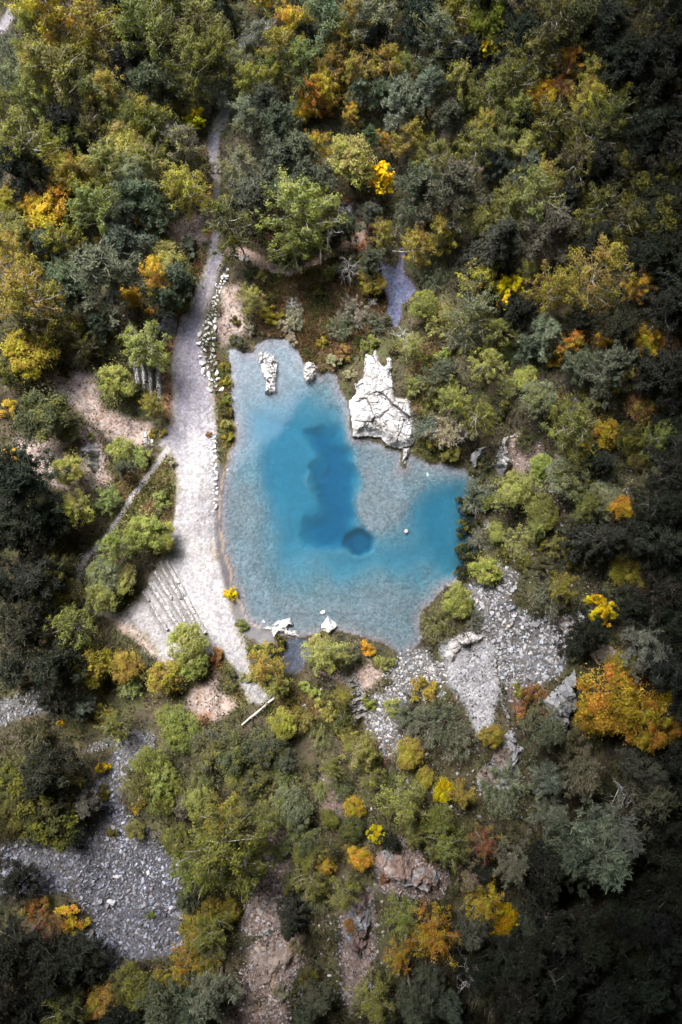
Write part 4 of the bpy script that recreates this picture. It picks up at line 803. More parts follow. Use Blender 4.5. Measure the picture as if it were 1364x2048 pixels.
# ------------------------------------------------------------------ every tree: kind, crown centre in the photo, crown radius (photo pixels), colour
TREES = '''
B 112 38 52 o,B 182 42 52 y,B 305 78 48 g,B 405 52 46 g,B 452 22 20 y,P 240 18 36 k,P 262 70 34 k,W 22 105 42 s,B 30 165 34 s,B 60 52 38 g,O 70 158 42 y,O 122 165 50 g,B 198 188 36 g,B 226 178 30 y,P 277 178 40 d,
M 335 150 20 v,O 383 130 42 g,O 360 190 28 g,B 440 105 34 g,W 428 185 34 s,B 478 120 30 s,B 502 162 30 y,B 558 112 38 y,O 605 128 38 g,B 580 52 36 o,B 655 48 40 s,M 526 5 14 v,B 630 192 26 o,O 602 212 22 o,B 655 172 26 o,B 652 142 28 y,
M 393 236 22 v,O 238 284 40 l,O 292 236 38 y,B 258 236 30 g,B 312 270 38 g,B 358 282 36 s,P 36 338 40 k,O 50 288 48 g,O 128 335 44 y,O 160 368 34 y,O 92 412 44 o,O 22 400 34 y,B 210 335 40 g,B 258 348 38 s,P 268 397 36 d,P 312 410 34 d,
B 375 368 38 y,S 290 444 22 o,P 250 478 36 d,O 186 422 38 g,O 130 480 30 y,S 206 488 20 y,P 86 472 26 d,O 34 460 36 g,O 22 505 28 y,S 380 494 22 s,S 324 492 26 l,P 500 388 46 d,P 550 330 42 d,P 592 300 40 d,P 558 252 34 d,P 622 350 40 d,B 480 330 28 s,P 566 392 36 d,
B 640 288 26 o,B 556 262 16 y,O 575 368 16 g,O 470 458 38 n,B 600 436 54 l,B 580 486 40 g,B 640 425 34 g,O 330 310 28 g,O 18 240 36 g,P 130 260 34 k,O 70 215 36 g,P 262 130 30 k,O 160 125 30 n,O 350 20 36 n,B 520 70 26 s,P 610 80 30 k,P 540 205 30 d,B 510 225 30 s,B 545 150 26 g,
B 150 285 30 g,B 185 270 28 n,P 60 320 26 k,B 300 330 34 g,P 230 430 28 d,P 160 300 26 k,O 410 330 20 n,
B 700 40 34 y,B 748 45 42 s,B 715 148 28 y,B 780 122 32 y,B 815 140 24 g,P 842 45 38 k,B 895 42 38 y,B 882 92 40 s,O 968 38 44 y,M 980 92 24 v,P 862 172 36 s,P 808 198 32 s,B 1055 112 36 g,O 1162 10 30 v,O 1202 22 24 v,P 1150 62 42 n,P 1230 50 40 k,O 1300 62 44 k,P 1340 122 42 k,
B 1140 122 24 o,B 1180 155 28 y,O 1090 178 32 o,O 1128 182 24 r,B 1170 192 32 y,B 922 168 34 g,B 976 182 40 g,B 1030 172 34 n,B 968 240 28 y,B 1012 234 38 g,P 718 188 26 s,P 752 186 26 d,P 795 226 42 s,B 700 216 16 o,B 768 282 15 o,M 763 362 32 v,O 698 330 46 l,O 714 246 18 l,P 742 286 22 d,
B 830 276 32 y,B 852 322 34 g,P 834 370 38 d,P 905 388 48 d,M 877 385 14 l,S 866 424 13 v,O 962 442 36 l,C 1000 486 62 k,O 890 466 26 y,P 986 326 27 d,P 1066 332 30 d,O 1034 312 28 l,O 1090 364 28 y,B 1060 402 42 g,B 1150 332 36 n,B 1220 250 34 n,B 1110 236 36 n,B 1178 282 34 n,O 1284 216 22 r,O 1330 232 28 r,
O 1250 182 34 k,P 1300 262 40 k,P 1348 330 42 k,O 1232 342 38 k,O 1292 402 40 k,O 1342 450 42 k,O 1190 412 36 n,O 1192 460 24 y,O 1146 450 22 l,O 1250 442 30 n,O 1230 502 26 n,B 1330 366 26 n,O 770 470 20 y,P 1100 460 40 d,W 822 438 34 s,O 838 492 28 y,B 950 292 34 g,B 1130 280 30 n,P 1290 130 36 k,P 1240 110 34 k,B 1090 60 36 n,P 1030 60 34 k,
P 760 90 28 k,B 690 95 30 y,P 930 130 30 k,P 900 235 26 d,B 1000 280 30 g,P 1040 250 30 k,P 1190 110 30 k,P 700 450 24 d,P 1200 330 36 k,P 1130 400 30 k,B 1020 400 30 n,P 1310 190 34 k,P 735 425 22 d,P 740 520 24 d,
O 45 592 54 y,O 62 648 38 n,O 55 704 52 o,O 130 662 32 n,O 22 748 32 n,P 198 540 50 d,P 142 590 42 d,P 118 552 36 d,P 202 645 26 d,S 70 528 24 y,S 126 526 20 o,B 298 556 34 o,O 264 598 28 o,S 296 625 16 o,P 330 604 32 d,P 346 540 30 d,O 336 520 32 l,S 372 556 22 l,S 364 606 18 g,B 286 688 44 l,
S 244 682 24 n,O 166 700 26 n,O 150 652 24 y,S 205 716 22 k,S 132 742 18 k,O 224 768 40 l,S 276 786 18 d,O 304 806 26 y,O 88 832 62 d,O 140 862 28 d,S 182 874 12 l,O 240 900 28 l,O 278 910 30 l,P 250 940 24 d,O 140 938 38 l,S 140 904 20 d,P 50 982 46 k,P 20 938 40 k,O 212 996 32 l,O 150 1018 32 l,S 324 1000 22 l,S 16 820 20 o,S 22 916 22 o,
S 472 682 20 d,B 502 600 24 l,S 542 630 24 y,S 500 542 18 d,S 521 552 15 l,S 450 734 13 y,S 452 764 15 y,S 450 800 16 g,S 452 824 16 n,S 453 850 17 l,S 455 874 14 y,W 588 640 26 w,S 566 652 18 w,S 340 922 14 w,S 297 742 9 d,S 305 866 12 y,S 325 866 10 y,S 418 868 8 r,O 300 640 14 d,O 100 690 26 n,B 290 720 20 g,
O 742 570 24 y,S 730 530 20 y,W 708 622 34 w,W 756 642 26 s,W 680 655 28 s,W 866 556 26 s,O 846 614 28 l,W 884 642 34 l,O 825 696 24 l,S 886 716 20 l,O 828 768 27 l,P 868 744 26 d,P 902 734 26 d,B 948 640 38 s,W 924 676 30 s,M 1012 585 36 v,O 944 558 32 y,O 1060 540 18 l,B 1105 578 42 y,B 1194 572 52 y,B 1282 580 24 o,O 1288 682 34 o,O 1330 690 22 r,
B 1146 696 22 o,S 1105 722 16 o,O 1206 676 18 o,P 1090 658 38 s,P 1220 732 40 d,O 1010 716 24 l,O 970 728 28 l,O 1056 756 20 l,O 1016 772 20 l,O 916 788 27 l,S 895 776 16 y,B 946 818 34 g,S 1000 808 24 d,W 906 856 40 w,W 858 852 26 s,S 870 884 24 n,S 906 908 22 l,O 1080 800 34 s,S 1120 794 13 r,B 1140 852 44 g,O 1204 866 30 o,S 1170 890 15 o,
O 1085 930 24 l,O 1064 970 27 l,W 960 990 38 s,O 1022 986 38 l,S 984 1002 22 g,O 1140 960 38 s,O 1250 882 32 n,O 1290 816 36 r,O 1312 880 30 g,O 1280 922 20 n,O 1238 944 24 n,O 1246 1016 24 o,O 1210 1000 32 s,P 1340 762 40 k,P 1350 950 40 k,P 1332 1012 40 k,O 1290 972 30 n,S 970 926 16 d,S 948 944 12 d,B 1244 760 18 o,S 840 560 16 n,
P 1040 640 34 k,P 1150 640 30 k,P 1250 640 34 k,P 1340 600 36 k,P 1170 740 30 d,P 1300 760 30 k,P 960 590 24 k,O 1060 600 26 n,P 1190 490 30 k,P 1290 500 34 k,P 1345 850 32 k,O 1160 930 30 n,P 1200 930 28 k,P 1050 690 26 d,B 990 660 26 g,O 1180 800 22 n,
O 290 1064 42 l,O 238 1090 34 l,O 312 1072 36 l,O 214 1146 38 s,O 200 1184 38 g,O 248 1164 30 l,B 130 1262 38 g,O 184 1326 46 y,O 246 1330 42 y,O 262 1362 34 l,O 368 1290 46 l,O 388 1332 34 l,O 326 1362 42 y,S 430 1312 20 r,S 462 1186 18 v,S 482 1250 15 g,O 536 1318 31 y,S 508 1302 20 g,S 552 1292 22 k,O 562 1370 27 l,S 520 1356 22 g,S 490 1354 15 w,
O 660 1304 34 l,S 640 1288 24 l,S 656 1334 16 y,O 690 1312 28 s,S 462 1350 15 d,S 463 1372 16 d,O 360 1464 42 g,O 344 1436 30 g,O 470 1504 44 d,O 528 1490 40 d,O 430 1500 36 d,O 500 1532 26 l,O 552 1510 30 d,O 566 1446 32 y,O 602 1440 28 y,S 610 1374 18 l,S 634 1392 18 l,P 42 1062 44 k,P 110 1062 30 k,P 62 1160 44 k,O 82 1202 38 n,P 40 1250 42 k,P 112 1330 38 k,P 150 1292 28 k,
P 160 1420 28 d,P 118 1400 28 k,O 202 1432 28 y,O 228 1452 30 g,S 240 1468 22 l,S 202 1536 15 v,S 120 1446 8 v,S 258 1386 20 s,O 62 1480 34 n,P 100 1532 40 k,P 30 1330 36 k,P 20 1170 34 k,O 110 1140 28 n,O 130 1200 30 n,S 100 1270 22 n,P 20 1030 30 k,
O 990 1066 20 l,O 1042 1084 32 l,O 1076 1058 20 l,O 1082 1030 28 g,O 1120 1090 28 y,O 1134 1166 25 y,C 1190 1088 48 k,O 1232 1132 32 n,O 1262 1150 40 y,O 978 1142 28 l,W 960 1080 24 s,S 936 1108 25 k,S 940 1058 23 k,S 932 1142 23 k,S 928 1010 18 k,O 914 1198 33 l,O 874 1252 34 g,W 950 1242 22 s,W 1100 1200 38 s,M 1206 1218 28 v,P 1180 1262 28 k,P 1282 1282 42 s,
O 1212 1392 54 o,O 1290 1440 52 o,O 1240 1338 32 y,O 1342 1426 34 v,O 1190 1444 38 o,S 847 1382 31 y,S 736 1300 22 o,S 770 1326 22 l,S 760 1370 14 w,S 738 1406 17 l,W 882 1450 54 s,W 820 1440 38 s,S 790 1416 22 l,W 915 1482 40 s,O 986 1470 22 y,S 1060 1432 26 r,S 1062 1390 22 r,S 1036 1380 15 l,P 1080 1472 36 d,O 714 1500 34 l,O 820 1512 34 y,P 1340 1332 36 k,P 1350 1240 36 k,S 1340 1290 16 n,P 1152 1282 22 k,S 1150 1312 20 s,
P 1320 1180 40 k,P 1320 1090 40 k,P 1268 1220 30 k,P 1350 1140 34 k,O 1160 1040 26 n,O 1180 1010 26 g,P 1270 1070 30 k,O 1090 1130 24 n,S 1150 1120 20 n,P 1250 1180 26 d,S 1010 1110 18 n,S 1050 1130 18 n,S 1090 1090 20 n,O 1050 880 22 n,O 680 1390 20 y,S 650 1420 26 l,S 580 1400 22 n,S 690 1470 24 y,
O 72 1590 52 n,O 92 1642 46 n,O 28 1560 38 n,O 30 1640 36 n,O 130 1580 30 n,P 176 1606 24 d,S 208 1584 15 y,O 330 1582 38 g,O 282 1566 30 g,S 276 1612 17 o,O 362 1604 32 s,O 502 1572 32 d,O 466 1548 32 g,O 526 1590 30 l,B 432 1680 56 g,B 400 1740 42 g,B 480 1732 46 g,O 448 1640 34 y,O 592 1610 40 s,O 602 1672 34 g,O 400 1840 42 y,O 460 1820 24 y,P 380 1790 24 d,O 432 1862 34 g,
B 372 1928 24 o,O 415 1942 32 y,S 350 1972 20 o,O 318 1972 28 y,C 590 1832 36 k,O 622 1760 32 g,B 650 1732 16 o,O 640 1800 28 g,O 680 1790 26 l,S 140 1842 28 o,S 70 1822 26 r,W 95 1856 28 r,O 200 2000 32 y,O 260 1974 38 g,O 130 2034 30 n,P 320 2012 36 d,P 40 1902 38 k,P 100 1950 36 k,P 22 1992 36 k,P 150 1912 32 k,P 182 1932 28 k,S 226 1666 14 g,S 300 1832 9 g,P 430 1992 40 s,O 620 1960 22 n,P 640 2000 30 d,P 30 1760 28 k,
O 300 1530 30 g,O 400 1560 34 g,O 540 1640 30 g,O 350 1680 24 g,O 570 1560 28 g,P 390 2020 30 d,P 230 2036 28 k,O 560 1700 24 g,O 330 1560 26 l,O 400 1600 30 g,P 60 2036 32 k,P 600 2030 26 d,O 270 1660 18 g,S 560 1985 18 w,S 590 1895 18 w,
B 800 1608 42 l,O 708 1616 24 o,M 757 1672 20 v,O 722 1716 27 o,O 697 1706 22 y,O 884 1584 24 v,B 930 1592 24 y,O 880 1642 36 g,O 900 1692 32 g,B 966 1690 24 r,B 940 1760 26 w,B 966 1802 28 o,O 1010 1840 33 v,B 864 1884 42 o,O 800 1830 30 l,B 796 1922 24 o,B 744 1992 36 l,O 772 2024 28 s,P 822 2000 40 d,P 930 1862 34 d,P 1062 1842 26 d,
W 1010 1582 42 s,P 1090 1642 34 s,P 1030 1720 36 s,P 1172 1562 40 s,P 1202 1722 58 s,P 1230 1676 48 s,P 1158 1682 46 d,P 1312 1602 42 d,P 1282 1556 36 d,P 1100 1850 40 k,P 1182 1882 42 k,P 1282 1850 42 k,P 1332 1780 40 k,P 1102 1960 40 k,P 1200 1982 42 k,P 1302 1982 42 k,P 1022 2002 38 k,P 1082 2034 36 k,P 1150 1922 38 k,O 976 1992 32 n,P 1330 1716 34 k,
O 700 1662 28 d,O 680 1572 28 g,O 742 1562 26 g,O 660 1640 22 g,O 640 1580 22 l,P 860 1960 30 d,P 900 2020 34 d,P 880 1820 20 n,O 830 1680 22 g,P 960 1740 20 k,P 1080 1760 34 k,P 1260 1790 36 k,P 1350 1900 38 k,P 1240 1930 36 k,P 1250 2036 34 k,P 1340 1540 34 k,P 1340 1650 34 k,P 1100 1560 34 s,S 1130 1500 26 s,P 1100 1720 32 k,P 1010 1910 32 k,O 760 1960 22 d,P 960 1930 26 k,O 700 1850 14 r,S 770 1750 18 r,S 860 1715 16 n,S 835 1760 14 r,P 1060 1920 30 k,P 1160 2030 36 k,P 1350 2036 34 k,
O 620 1700 26 d,O 585 1760 22 d,O 660 1690 22 n,O 610 1720 22 g,O 520 1690 22 g,P 780 1690 20 k,O 850 1560 22 y,O 780 1560 24 g,O 660 1540 22 g,O 740 1520 22 g,O 640 1480 26 g,O 690 1440 22 n,P 580 1530 24 d,
S 562 585 15 n,S 500 655 15 w,S 470 640 12 n,S 632 580 17 n,S 660 545 22 g,S 690 530 24 d,S 645 685 14 y,S 690 705 20 r,S 740 690 22 g,S 775 640 12 d,S 790 700 16 n,S 850 590 14 n,S 860 720 18 n,S 870 800 16 n,S 840 830 14 n,S 700 745 14 w,S 670 720 18 w,S 540 600 20 n,S 610 545 14 n,S 585 680 18 w,
D 641 505 30 x,D 662 455 34 x,D 698 540 20 x,D 812 672 22 x,D 935 1940 32 x,D 1250 1585 26 x,D 930 872 18 x,D 585 610 14 x,D 830 500 20 x,D 745 610 10 x,D 975 1060 12 x,D 905 1172 12 x,D 1130 925 16 x,D 700 1440 10 x,D 850 1990 20 x
'''  # blackish shrubs along the pond's right shore stand in for dark reflections
for q, xx in enumerate(range(20, 1400, 62)): TREES += f",{'BPB'[q % 3]} {xx} {-22-(q*7) % 15} {34+(q*5) % 9} {('gdy' if xx < 800 else 'nkn')[q % 3]}"
for q, yy in enumerate(range(40, 2048, 74)): TREES += f",P {1392-(q*11) % 14} {yy} {36+(q*5) % 9} k"
MARKS = [t.rsplit('|', 1) for t in '''the top left corner of the photo|10,10;the wooden walkway|518,72;the small upper left maple|335,150;the lime-tipped maple|393,236;the track's upper end|440,245;the narrow upper track|425,350
the upper beige clearing|350,465;the dirt path leaving the track|560,540;the white fallen tree by the marsh|625,520;the tall upper stream maple|763,362;the slim orange birch|768,282;the dirt path in the upper right wood|900,320;the black conifer right of the stream|1000,486
the wide vivid maple|1012,585;the bright maple near the top edge|980,92;the photo's top right corner|1355,10;the stream pool|795,590;the brown marsh|640,600;the tall white islet|535,745;the white rock outcrop|770,790;the pale crag right of the pond|1010,910;the pond's right shore|948,1060
the forked orange birch|1146,696;the right edge's midpoint|1355,1024;the grey boulder slope|1060,1280;the gravel fan|940,1350;the sandy boulder outcrop|1225,1315;the big golden trees|1240,1410;the round shrub on pale rubble|847,1382;the bright white slab|658,1250;the small dark pool|592,1312;the fallen white log|515,1422;the slanting stone ledges|345,1200
the white stone ring|165,1127;the footpath fork|325,905;the footpath|235,1045;the craggy left slope rock|172,912;the wide dark round tree|88,832;the left slope's beige clearing|170,780;the upright ledges left of the track|293,755;the grey rock face left of the track|328,645;the left edge's midpoint|5,1024;the photo's upper left edge|5,400;the wide blue-grey rubble slope|250,1750
the pinkish rubble gully|535,1780;the black gully conifer|590,1832;the pinkish terraced rock at the bottom|540,1960;the fissured crag at the bottom|718,1860;the stepped crag|825,1740;the tall bottom orange birch|864,1884;the bleached dead tree|935,1940;the bottom right corner|1355,2040;the bottom left corner|10,2040
the shattered grey cliff|1130,1420;the orange tree above the stepped crag|722,1716;the grey bedrock ledges|1010,1560;the white stone row by the track|418,700;the lower white stone row|432,950;the grey pine group|555,340;the top edge's centre|690,5;the photo's right edge near the top|1360,400;the rusty thicket|1060,1420;the layered slab below the pond|710,1400
the lower right edge|1360,1750;the left edge above the rubble strip|5,1330;the dark brown rubble patch|660,1590;the dark oaks below the log|490,1505;the big mustard tree pair|215,1330'''.replace('\n', ';').split(';')]
MARKS = [(a, *[float(q) for q in b.split(',')]) for a, b in MARKS]
DIRW = ['right of', 'below and right of', 'below', 'below and left of', 'left of', 'above and left of', 'above', 'above and right of']
ORD = ['nearest', 'second nearest', 'third nearest', 'fourth nearest', 'fifth nearest', 'sixth nearest', 'seventh nearest', 'eighth nearest', 'ninth nearest', 'tenth nearest']
SELF = {t[0]: t for t in [('M 335 150', 'bright yellow maple, small, left of the upper track'), ('M 393 236', 'lime-tipped bright maple standing at the upper end of the track'), ('M 763 362', 'tall bright yellow maple beside the upper stream'), ('B 768 282', 'slim golden orange birch above the tall yellow maple by the stream'),
 ('C 1000 486', 'broad blackish conifer right of the stream with a lime tree behind it'), ('M 1012 585', 'wide vivid yellow maple on the slope right of the stream pool'), ('M 980 92', 'small bright yellow maple near the top edge of the photo'), ('B 1146 696', 'forked golden orange birch on the right slope'), ('S 847 1382', 'round mustard green shrub alone on the pale rubble below the pond'),
 ('O 88 832', 'wide dark round tree at the edge of the beige clearing on the left slope'), ('C 590 1832', 'blackish conifer at the right side of the pinkish rubble gully'), ('B 864 1884', 'tall golden orange birch near the bottom, right of the fissured crag'), ('D 935 1940', 'bleached dead tree with crooked limbs near the bottom edge'), ('O 722 1716', 'golden orange round tree just above the stepped crag'),
 ('O 1212 1392', 'largest golden orange tree, left half of the big golden group'), ('O 1290 1440', 'big golden orange tree at the right of the golden group'), ('D 641 505', 'white fallen dead tree at the top of the brown marsh'), ('S 462 1186', 'bright yellow shrub on the left shore of the pond'), ('C 1190 1088', 'blackish dense conifer on the slope right of the pond')]}
items = []
for i, t in enumerate(q for q in TREES.replace('\n', '').split(',') if q.strip()):
    k, x, y, rad, c = t.split()
    if k == 'O' and float(y) < 760 and c in 'gyn' and (i*7 % 5) < 3: k = 'B'
    elif k == 'O' and float(rad) < 35 and c in 'lgyn': k = 'OWB'[i % 3]
    items.append([k, float(x), float(y), float(rad), c])
cand = []; labels = {}
for i, (k, x, y, rad, c) in enumerate(items):
    key = f'{k} {x:.0f} {y:.0f}'
    if key in SELF: labels[i] = SELF[key][1]
    L = []
    for a, mx, my in MARKS:
        d = math.hypot(x-mx, y-my)
        if d < 14: continue
        L.append((d, a, DIRW[int(round(math.degrees(math.atan2(y-my, x-mx))/45)) % 8]))
    cand.append(sorted(L))
# give each tree the nearest landmark; where look + landmark + side coincide, rank them by distance
groups = {}
for i, (k, x, y, rad, c) in enumerate(items):
    if i in labels: continue
    best = None
    for d, a, w_ in cand[i][:3]:
        n = len(groups.get((k, c, a, w_), []))
        if best is None or n < best[0]: best = (n, d, (k, c, a, w_))
    groups.setdefault(best[2], []).append((best[1], i))
for (k, c, a, w_), L in groups.items():
    L.sort()
    for j, (d, i) in enumerate(L):
        s = f'{WORD[c]} {KIND[k][1]} {w_} {a}' if k != 'D' else f'{KIND[k][1]} {w_} {a}'
        if len(L) > 1: s = f'{WORD[c]} {KIND[k][1]} {w_} {a}, {ORD[j]}'
        labels[i] = s
used_proto = set(); rt = np.random.default_rng(99)
GRP = dict(B='birches around the quarry', O='broadleaf trees around the quarry', M='yellow maples', P='pines around the quarry', C='dense dark conifers', W='willow thickets', S='shrubs around the quarry', D='bare dead trees')
n_tree = 0
for i, (k, x, y, rad, c) in enumerate(items):
    s = rad/13.65; v = int(rt.integers(0, NV[k]))
    for _ in range(3):
        X, Y, Z = ground(np.array([x]), np.array([y]), s*KC[k]); dist = CH-float(Z[0])-s*KC[k]; s = rad/(F/dist)*(.98 if ((130 < x < 440 and 540 < y < 1480) or (60 < x < 140 and 640 < y < 1000)) else 1.04 if (440 < x < 960 and y > 1340) else 1.22 if (840 < x < 1190 and 540 < y < 1180) else 1.06 if (440 < x < 960 and 540 < y < 1480) else 1.32 if c in 'kdn' else 1.2)*(1.08 if k in 'BPDM' else .98)
    if k == 'P' and c == 'k': s *= 1.08
    nm = KIND[k][0]; loc = (float(X[0]), float(Y[0]), float(Z[0])-.05)
    o = empty(nm, loc, rt.uniform(0, 6.28), s); hs_ = rt.uniform(.9, 1.12); o.scale = (s*rt.uniform(.86, 1.12), s*rt.uniform(.86, 1.12), s*hs_); o.rotation_euler = (rt.normal(0, .06), rt.normal(0, .06), o.rotation_euler[2])
    if k == 'D' and (x, y) in ((641., 505.), (830., 500.)): o.rotation_euler = (R(70), R(12), rt.uniform(-.6, .6)+3.1); o.location[2] += .5
    tag(o, labels[i], 'shrub' if k in 'SW' else 'tree', GRP[k])
    base = np.array(LEAFC[c])*np.clip(rt.normal(1, .13), .7, 1.35)*(1+rt.normal(0, .06, 3))
    cm, tm = TM[k][v]
    a = link('crown' if k != 'D' else 'branches', cm, None, o); a.color = (*[float(max(.01, q)) for q in base], 1)
    link('trunk' if k not in 'SW' else 'stems', tm, None, o)
    n_tree += 1
print('trees', n_tree, {k: sum(1 for t in items if t[0] == k) for k in KIND}, 'walls', n_wall, n_row)

# ------------------------------------------------------------------ undergrowth: brush, grass and reeds nobody could count
def blades(name, mask_fn, n, size, cols, lab, cat, seed, up=0.5, tall=1., zj=.25, mat=None, aspect=1.3, mound=0., lo=(-30, -30), hi=(1394, 2078)):
    r = np.random.default_rng(seed); px = r.uniform(lo[0], hi[0], n); py = r.uniform(lo[1], hi[1], n)
    x, y, z = ground(px, py); m = mask_fn(px, py, x, y) > r.random(n); x, y, z = x[m], y[m], z[m]; n = len(x)
    b = MB(); q = N1.fbm(x, y, .4, 4); pick = np.clip(((q-.3)/.4*len(cols)+r.normal(0, .5, n)).astype(int), 0, len(cols)-1)
    c = np.array(cols)[pick]*np.clip(r.normal(1, .3, (n, 1)), .4, 1.7)
    nr = unit(r, n)+(0, 0, up)
    hm = mound*sstep(.5, .66, N3.fbm(x, y, .55, 3))
    leaves(b, np.stack([x, y, z+(zj+hm)*r.random(n)**.6], -1), nr, np.full(n, size), r, np.concatenate([np.clip(c, 0, 1), np.ones((n, 1))], -1), aspect)
    return tag(b.build(name, mat), lab, cat, None, 'stuff')
m, nt, nd, out, ln = new_mat('ground_plants')
at = nd('ShaderNodeAttribute', attribute_name='Col'); d_ = nd('ShaderNodeBsdfDiffuse'); t_ = nd('ShaderNodeBsdfTranslucent'); mx_ = nd('ShaderNodeMixShader'); mx_.inputs[0].default_value = .25
for q in (d_, t_): ln(at.outputs['Color'], q.inputs['Color'])
ln(d_.outputs[0], mx_.inputs[1]); ln(t_.outputs[0], mx_.inputs[2]); ln(mx_.outputs[0], out.inputs['Surface']); M_PLANT = m
def at_grid(A): return lambda px, py, x, y: bil(A, X0, Y0, SP, x, y)
bare = np.clip(track+foot+scree*.93+beige*.85+(water_d > -3)*1.+shaded_mud+mud2+pale*.7, 0, 1)
wild = (1-bare)*(.25+.75*sstep(.38, .58, N2.fbm(GX, GY, .6, 3)))
blades('undergrowth', at_grid(np.clip(wild*(1-wet*.8)*(1-mead*.5)*(.6+1.2*sstep(.48, .6, N3.fbm(GX, GY, .55, 3))), 0, 1)), 430000, .24, [(.04, .045, .025), (.07, .06, .03), (.06, .07, .03), (.1, .07, .04), (.1, .11, .04), (.08, .085, .06)], 'low brush, fern and leaf litter on the forest floor', 'undergrowth', 5, .7, mat=M_PLANT, zj=.3, mound=1.5)
blades('reeds', at_grid(wet*(1-np.clip(bare, 0, 1))*.9), 420000, .3, [(.13, .13, .05), (.17, .11, .05), (.24, .15, .075), (.3, .22, .13), (.2, .18, .07)], 'brown reeds and heather covering the marsh above the pond', 'reeds', 6, .15, mat=M_PLANT, zj=.45, aspect=2.2, lo=(500, 510), hi=(790, 760))
blades('meadow_grass', at_grid(mead*(1-np.clip(bare, 0, 1))), 260000, .2, [(.09, .1, .03), (.14, .14, .04), (.2, .17, .06), (.25, .18, .09), (.2, .11, .05)], 'rough olive grass on the open strips around the pond', 'grass', 8, .4, mat=M_PLANT, zj=.3, aspect=1.8, lo=(200, 500), hi=(960, 1500))
litter = red*(1-np.clip(track+foot+(water_d > -4)*1., 0, 1))
blades('leaf_litter', at_grid(litter*.8), 200000, .16, [(.3, .13, .06), (.36, .2, .1), (.22, .1, .05), (.4, .28, .18)], 'rusty fallen leaves along the track verge and slopes', 'leaf litter', 9, 1.4, mat=M_PLANT, zj=.08, lo=(340, 270), hi=(1100, 1550))

# the wood that goes on beyond the quarry, read as one mass
r_ = np.random.default_rng(77); b = MB(); cnt = 0
for k in range(2600):
    X = r_.uniform(-150, 150); Y = r_.uniform(-170, 180)
    u_, v_ = project(X, Y, 6.)
    if -75 < u_ < 1440 and -75 < v_ < 2125: continue
    Z = float(hz(X, Y)) if (X0 < X < X1 and Y0 < Y < Y1) else 4.+min(60, max(0, max(abs(X), abs(Y))-100)*.05)
    rad = r_.uniform(2.2, 4.); H_ = rad*r_.uniform(1.8, 2.6); c_ = np.array([(.1, .11, .04), (.06, .065, .04), (.16, .14, .04), (.05, .055, .04)][k % 4])*r_.uniform(.7, 1.2)
    n = 330; d = unit(r_, n); d[:, 2] = np.abs(d[:, 2])*1.2-.25; q = (1+.3*np.sin(d[:, :1]*5+k)*np.cos(d[:, 1:2]*6))*r_.uniform(.75, 1.05, (n, 1))
    cen = np.array([X, Y, Z+H_*.6])+d*q*rad*(1, 1, .9); col_ = np.concatenate([c_*np.clip(r_.normal(1, .3, (n, 1)), .4, 1.7), np.ones((n, 1))], -1)
    leaves(b, cen, d+unit(r_, n)*.7+(0, 0, .6), np.full(n, .6), r_, col_, 1.2); b.tube([(X, Y, Z-.2), (X, Y, Z+H_*.8)], [.16, .05], 4, (.2, .17, .14, 1)); cnt += 1
tag(b.build('distant_wood', M_PLANT), 'mixed wood continuing on all sides of the quarry', 'wood', None, 'stuff')

# ------------------------------------------------------------------ timber
M_WOOD = bark_material('weathered_timber', (.55, .52, .47), (.4, .37, .33), 3.)
def log(name, pts, rad, label, cat, mat=M_WOOD, up=.2):
    P = [ground(np.array([a]), np.array([b]), up) for a, b in pts]; W_ = np.array([(float(x[0]), float(y[0]), float(z[0])+up) for x, y, z in P]); c = W_[0].copy()
    b = MB(); t = np.linspace(0, 1, 9); Wi = np.stack([np.interp(t, np.linspace(0, 1, len(W_)), W_[:, k]) for k in range(3)], 1)-c
    Wi[1:-1] += np.random.default_rng(int(pts[0][0])).normal(0, .03, (7, 3)); b.tube(Wi, np.linspace(rad, rad*.6, 9), 7)
    rr_ = np.random.default_rng(int(pts[0][1]))
    for k in (3, 5, 6): 
        d = rr_.normal(size=3)*(1, 1, .4); d[2] = abs(d[2]); d /= np.linalg.norm(d); b.tube([Wi[k], Wi[k]+d*rad*1.3, Wi[k]+d*rad*2.2+(0, 0, .05)], [rad*.25, rad*.16, rad*.06], 4)
    o = b.build(name, mat, None, True); o.location = c; return tag(o, label, cat)
log('fallen_log', [(549, 1396), (484, 1450)], .2, 'straight pale fallen log from the track end to the dark oaks', 'log', up=.5)
log('fallen_log', [(725, 565), (670, 540)], .13, 'pale bare trunk lying across the marsh by the mustard bush', 'log', M_BARK['dead'])
log('fallen_log', [(838, 505), (785, 502)], .13, 'white trunk lying across the head of the stream pool', 'log', M_BARK['dead'], .5)
log('fallen_log', [(580, 605), (606, 632)], .1, 'thin bleached branch lying on the left side of the marsh', 'log', M_BARK['dead'], .4)
log('fallen_log', [(772, 596), (755, 586)], .07, 'short thin pole on the left bank of the stream pool', 'log', M_BARK['dead'], .3)
